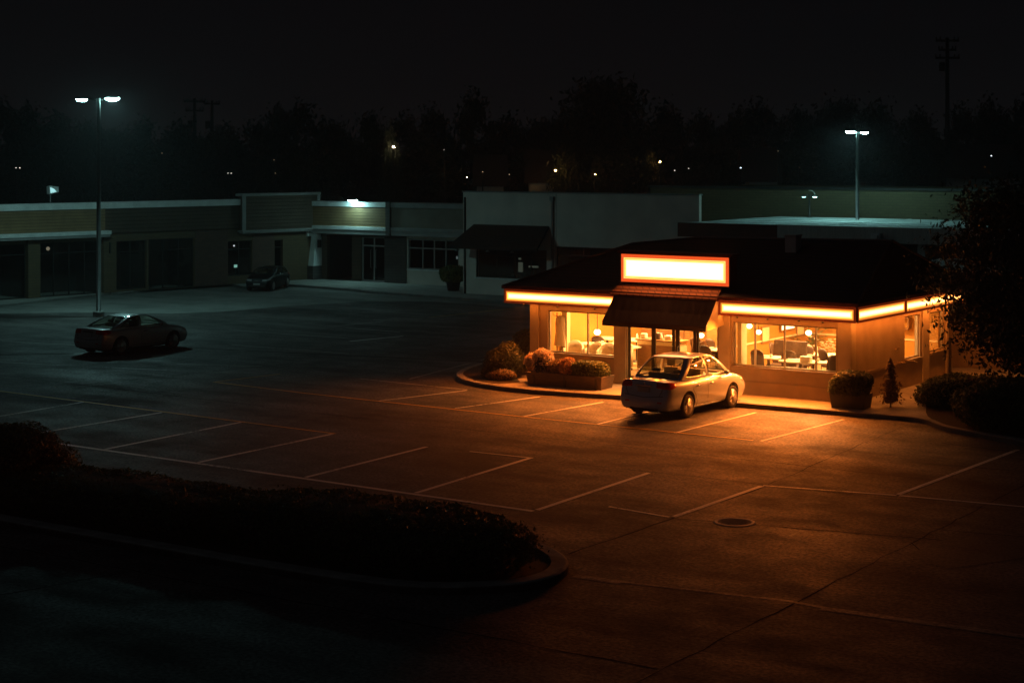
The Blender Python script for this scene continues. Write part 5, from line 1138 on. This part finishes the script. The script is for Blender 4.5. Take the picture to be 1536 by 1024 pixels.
    bodyo=bpy.data.objects.new('body',me); COL.objects.link(bodyo); bodyo.parent=t
    es=bodyo.modifiers.new('e','EDGE_SPLIT'); es.split_angle=R(42)
    for nm,fl in wins.items():
        ids=sorted({i for f_ in fl for i in f_}); mp={i:k for k,i in enumerate(ids)}
        q=MB(); q.add([gv[i] for i in ids],[tuple(mp[i] for i in f_) for f_ in fl]); nmn={'rear':'rear_window','front':'windscreen'}.get(nm,'side_window')
        wo=q.build(nmn,M['car_glass'],t,True)
        cnt={}
        for f_ in fl:
            for i in range(4): e_=tuple(sorted((f_[i],f_[(i+1)%4]))); cnt[e_]=cnt.get(e_,0)+1
        adj={}
        for (a,c_),v in cnt.items():
            if v==1: adj.setdefault(a,[]).append(c_); adj.setdefault(c_,[]).append(a)
        st=next(iter(adj)); loop=[st]; prev=None; cur=st
        while True:
            nx_=[v for v in adj[cur] if v!=prev]
            if not nx_ or nx_[0]==st: break
            prev,cur=cur,nx_[0]; loop.append(cur)
        q=MB(); q.tube([gv[i] for i in loop],.011,5,closed=True); q.build('window_trim',M['chrome'] if nmn=='side_window' and kind=='sedan' else M['plastic'],wo,True)
    # cabin
    q=MB(); q.prism([(x*.98+.0,y_*.97) for x,y_ in bo],.80,.93); q.build('cabin_floor',M['seat'],t)
    q=MB(); ro_=.85 if kind=='coupe' else .50
    q.box(rb+ro_,rb+ro_+.14,-.60,.60,.90,1.08)
    for y_ in (-.34,.34): q.box(rb+ro_,rb+ro_+.12,y_-.13,y_+.13,1.09,1.19)
    q.build('rear_seat',M['seat'],t,bevel=.04)
    sxx=(rb+fb)/2+.05
    for y_ in (-.37,.37):
        q=MB(); q.box(sxx-.08,sxx+.10,y_-.23,y_+.23,.90,1.14); q.box(sxx-.07,sxx+.04,y_-.13,y_+.13,1.17,1.34); q.tube([(sxx-.02,y_,1.12),(sxx-.02,y_,1.2)],.02,6); q.build('front_seat',M['seat'],t,bevel=.04)
    q=MB(); q.box(fb-.42,fb-.12,-.64,.64,.90,1.0); q.build('dashboard',M['plastic'],t,bevel=.03)
    q=MB(); q.tube([(sxx+.55+.05*math.sin(a),.37+.17*math.cos(a),1.03+.16*math.sin(a)) for a in [i*math.pi/8 for i in range(16)]],.014,5,closed=True); q.build('steering_wheel',M['plastic'],t,True)
    # projected details
    bv=BVHTree.FromPolygons([v.co.copy() for v in me.vertices],[tuple(p.vertices) for p in me.polygons])
    def hit(o,d): 
        r_=bv.ray_cast(Vector(o),Vector(d).normalized()); return r_[0],r_[1]
    def side_pt(x,z,s,off=.004):
        p,n_=hit((x,s*2,z),(0,-s,0))
        return None if p is None else p+(n_ if n_.y*s>0 else -n_)*off
    def patch(nm,fn,nu,nv,m,off=.008,par=t):
        g_=[]
        for i in range(nu+1):
            for j in range(nv+1):
                o,d=fn(i/nu,j/nv); p,n_=hit(o,d)
                if p is None: return None
                if n_.dot(Vector(d))>0: n_=-n_
                edge=i in(0,nu) or j in(0,nv)
                g_.append(p+n_*(off if not edge else -.004))
        q=MB(); q.add(g_,[(i*(nv+1)+j,(i+1)*(nv+1)+j,(i+1)*(nv+1)+j+1,i*(nv+1)+j+1) for i in range(nu) for j in range(nv)]); return q.build(nm,m,par,True)
    zt=deck(-hx+.1)
    for s in (-1,1):
        def tl(u,v,s=s):
            a=R(2+74*u); c_=(-hx+.55,s*(hw-.52)); d=(math.cos(a),-s*math.sin(a)); zc=zt-.09-.02*u; hh=(.075+.03*math.sin(u*2.2))*(1-.55*max(0,u-.6)/.4)
            return (c_[0]-d[0]*3,c_[1]-d[1]*3,zc+(v-.5)*2*hh),(d[0],d[1],0)
        lamp=patch('tail_light',tl,12,6,M['tail'],.012)
        def hl(u,v,s=s):
            a=R(5+65*u); c_=(hx-.62,s*(hw-.55)); d=(-math.cos(a),-s*math.sin(a)); zc=.66+.05*u; hh=.065*(1-.3*u)
            return (c_[0]-d[0]*3,c_[1]-d[1]*3,zc+(v-.5)*2*hh),(d[0],d[1],0)
        patch('headlight',hl,10,5,M['headlamp'],.010)
        # seams, handles, mirror
        bdoor=sxx-.10; q=MB()
        lines=[[(bdoor,z) for z in (.30,.45,.6,.75,.88)],[(fb-.28+ .06*(z-.3),z) for z in (.30,.45,.6,.75,.88)],[(bdoor+(fb-.28-bdoor)*i/8,.295) for i in range(9)]]
        if kind!='coupe':
            rd=rax+.46; lines+=[[(rd,.31),(rd-.01,.42),(rd-.10,.58),(rd-.22,.72),(rd-.24,.86)],[(rd+(bdoor-rd)*i/6,.295) for i in range(7)]]
        for ln in lines:
            pts=[side_pt(x,z,s,.0005) for x,z in ln]; pts=[p for p in pts if p is not None]
            if len(pts)>1: q.tube(pts,.006,4)
        if q.v: q.build('door_seams',M['plastic'],t)
        for hxp in ([bdoor-.62,bdoor+.14] if kind!='coupe' else [bdoor+.12]):
            p=side_pt(hxp+.1,.80,s,.0)
            if p is not None: q=MB(); q.tube([(hxp,p.y+s*.0,.795),(hxp+.02,p.y+s*.028,.80),(hxp+.16,p.y+s*.028,.80),(hxp+.18,p.y,.795)],.014,6); q.build('door_handle',M['chrome'],t,True)
        q=MB(); mx_,my_=fb-.50,s*(hw*.93); q.sphere((mx_,my_+s*.10,1.0),.075,10,sx=.75,sz=.85,sy=1.25); q.tube([(mx_,my_-s*.06,.965),(mx_,my_+s*.06,.99)],.02,6); q.build('wing_mirror',paint_m,t,True)
        p=side_pt(rax+.02,.78,s,.006)
        q=MB(); ln=[side_pt(-hx+.5+(L-1.15)*i/14,.26,s,.0) for i in range(15)]; ln=[p_ for p_ in ln if p_ is not None and min(abs(p_.x-rax),abs(p_.x-fax))>.42]
        if len(ln)>2: q.tube(ln,.022,5); q.build('side_skirt',paint_m,t,True)
    # bumper crease, boot lid seam, plate, emblem
    q=MB()
    def rear_pt(y_,z,off): 
        p,n_=hit((-hx-2,y_,z),(1,0,0)); return None if p is None else Vector((p.x-off,p.y,p.z))
    for ln in ([(-.62+1.24*i/12,.60+.05*abs(i-6)/6-(.03)) for i in range(13)],[(-.50,.62),(-.56,.72),(-.60,.82),(-.60,zt-.03)],[(.50,.62),(.56,.72),(.60,.82),(.60,zt-.03)]):
        pts=[rear_pt(a,c_,.002) for a,c_ in ln]; pts=[p for p in pts if p is not None]
        if len(pts)>1: q.tube(pts,.007,4)
    q.build('boot_seam',M['plastic'],t)
    p=rear_pt(0,.76,.0)
    q=MB(); q.box(p.x-.022,p.x+.03,-.20,.20,.70,.83); q.build('number_plate',M['plate'],t,bevel=.01); q=MB(); q.box(p.x-.03,p.x+.03,-.26,.26,.855,.885); q.build('plate_lamp_bar',M['chrome'] if kind=='sedan' else M['plastic'],t,bevel=.008)
    q=MB(); q.sphere((rear_pt(0,.92,0).x-.004,0,.925),.035,10,sx=.25,sz=.7); q.build('emblem',M['chrome'],t,True)
    q=MB(); pb_=rear_pt(0,.28,0); q.box(pb_.x-.004,pb_.x+.08,-.46,.46,.235,.33); q.build('bumper_insert',M['plastic'],t,bevel=.01)
    for y_ in (-.52,.52):
        pr_=rear_pt(y_,.46,0); q=MB(); q.box(pr_.x-.008,pr_.x+.03,y_-.07,y_+.07,.44,.475); q.build('reflector',M['tail'],t,bevel=.005)
    pf,_=hit((hx+2,0,.56),(-1,0,0)); q=MB(); q.box(pf.x-.05,pf.x+.006,-.38,.38,.50,.60); q.box(pf.x-.05,pf.x+.008,-.5,.5,.30,.40); q.build('grille',M['plastic'],t,bevel=.01)
    if plate_front: q=MB(); q.box(pf.x-.02,pf.x+.022,-.2,.2,.40,.49); q.build('front_plate',M['plate'],t,bevel=.006); q=MB(); pg_,_=hit((hx+2,0,.66),(-1,0,0)); q.box(pg_.x-.03,pg_.x+.015,-.16,.16,.63,.67); q.build('front_badge',M['chrome'],t,bevel=.006)
    q=MB(); q.box(-hx+.35,hx-.4,-hw+.28,hw-.28,.16,.30); q.build('underbody',M['plastic'],t)
    q=MB(); q.tube([(-hx+.02,-.5,.24),(-hx+.35,-.5,.24)],.032,10); q.build('exhaust',M['chrome'],t,True)
    # wheels
    for ax in (rax,fax):
        for s in (-1,1):
            wt=bpy.data.objects.new('wheel',None); COL.objects.link(wt); wt.parent=t; wt.location=(ax,s*(hw-.115),.325); wt.rotation_euler=(0,0,0 if s>0 else math.pi)
            q=MB(); q.lathe([(.225,.095),(.28,.105),(.312,.085),(.325,.05),(.325,-.06),(.305,-.09),(.225,-.09)],(0,0,0),32,0,'y'); q.build('tyre',M['tyre'],wt,True)
            q=MB(); q.lathe([(.228,.098),(.215,.085),(.205,.03),(.20,-.08),(1e-6,-.075)],(0,0,0),32,0,'y')
            q.lathe([(.05,.085),(.045,.10),(1e-6,.104)],(0,0,0),14,0,'y')
            for k in range(7):
                a=2*math.pi*k/7; c_,s_=math.cos(a),math.sin(a)
                for dd_ in (-.16,.16):
                    c2,s2=math.cos(a+dd_),math.sin(a+dd_); q.tube([(c_*.04,.085,s_*.04),(c2*.12,.090,s2*.12),(c2*.212,.086,s2*.212)],[.020,.016,.014],5)
            q.build('rim',M['rim'],wt,True)
            q=MB(); q.lathe([(.198,.02),(1e-6,.022)],(0,0,0),20,0,'y'); q.build('brake_disc',M['plastic'],wt)
    return t
sed = car('sedan','pale silver four door sedan parked nose in before the lit diner',(-3.65,-3.12,0),R(87.5),M['paint_silver'],4.42,1.77,1.55,2.42,1.0)
for c_ in children(sed):
    if not c_.name.startswith('wheel'): c_.scale.z = 1.07
car('coupe','dark grey two door coupe parked alone by the tall left lamp post',(-27.95,-1.52,0),R(89.2),M['paint_grey'],4.34,1.76,1.41,2.56,1.0,'coupe')
dc=at(402,434); car('hatchback','small black hatchback parked at the kerb outside the left shops',(dc[0],dc[1],0),R(-67),M['paint_black'],3.9,1.62,1.36,2.45,.92,'hatch',True)

# ------------------------------------------------------------------ air, sky, light, camera
hz = MB().box(-110,70,-75,230,-1.0,30)
hm_=bpy.data.materials.new('night_haze'); hm_.use_nodes=True; nt=hm_.node_tree; nt.nodes.clear(); pv=nt.nodes.new('ShaderNodeVolumePrincipled'); pv.inputs['Density'].default_value=.0011; pv.inputs['Color'].default_value=(.85,.87,.9,1); pv.inputs['Anisotropy'].default_value=.2
ou=nt.nodes.new('ShaderNodeOutputMaterial'); nt.links.new(pv.outputs[0],ou.inputs['Volume'])
ho=hz.build('haze',hm_); ho['kind']='stuff'

world=bpy.data.worlds.new('World'); scene.world=world; world.use_nodes=True; nt=world.node_tree; nt.nodes.clear(); N=nt.nodes.new; Lk=nt.links.new
tc=N('ShaderNodeTexCoord'); sx_=N('ShaderNodeSeparateXYZ'); Lk(tc.outputs['Generated'],sx_.inputs[0])
cr=N('ShaderNodeValToRGB'); e_=cr.color_ramp.elements; e_[0].position=0; e_[0].color=(.0040,.0035,.0038,1); e_[1].position=.16; e_[1].color=(.0014,.0015,.0020,1)
el=cr.color_ramp.elements.new(.05); el.color=(.0030,.0028,.0033,1)
Lk(sx_.outputs[2],cr.inputs[0])
sky=N('ShaderNodeTexSky'); sky.sky_type='NISHITA'; sky.sun_disc=False; sky.sun_elevation=R(-4); sky.sun_rotation=R(200)
b1=N('ShaderNodeBackground'); b1.inputs[1].default_value=.02; Lk(sky.outputs[0],b1.inputs[0])
b2=N('ShaderNodeBackground'); b2.inputs[1].default_value=1.0; Lk(cr.outputs[0],b2.inputs[0])
ad=N('ShaderNodeAddShader'); Lk(b1.outputs[0],ad.inputs[0]); Lk(b2.outputs[0],ad.inputs[1]); wo=N('ShaderNodeOutputWorld'); Lk(ad.outputs[0],wo.inputs[0])
sl=bpy.data.lights.new('moon','SUN'); sl.energy=.02; sl.color=(.75,.9,1); sl.angle=R(2); so_=bpy.data.objects.new('moon',sl); COL.objects.link(so_); so_.rotation_euler=(R(48),0,R(-40))

cam=bpy.data.cameras.new('camera'); cam.lens=36*F/1536; cam.sensor_width=36; cam.shift_y=-(512-YH)/1536; cam.clip_end=2000; cam.clip_start=.5
co=bpy.data.objects.new('camera',cam); COL.objects.link(co); c0=cam2w(0,0); co.location=(c0[0],c0[1],H); co.rotation_euler=(R(90),0,TH); scene.camera=co
vs_=scene.view_settings; vs_.view_transform='Standard'; vs_.look='None'; vs_.exposure=0; vs_.gamma=1; vs_.use_curve_mapping=False
scene.render.engine='CYCLES'; cy=scene.cycles; cy.use_denoising=True; cy.max_bounces=7; cy.diffuse_bounces=3; cy.glossy_bounces=3; cy.transparent_max_bounces=16; cy.volume_bounces=0; cy.sample_clamp_indirect=6; cy.caustics_reflective=False; cy.caustics_refractive=False
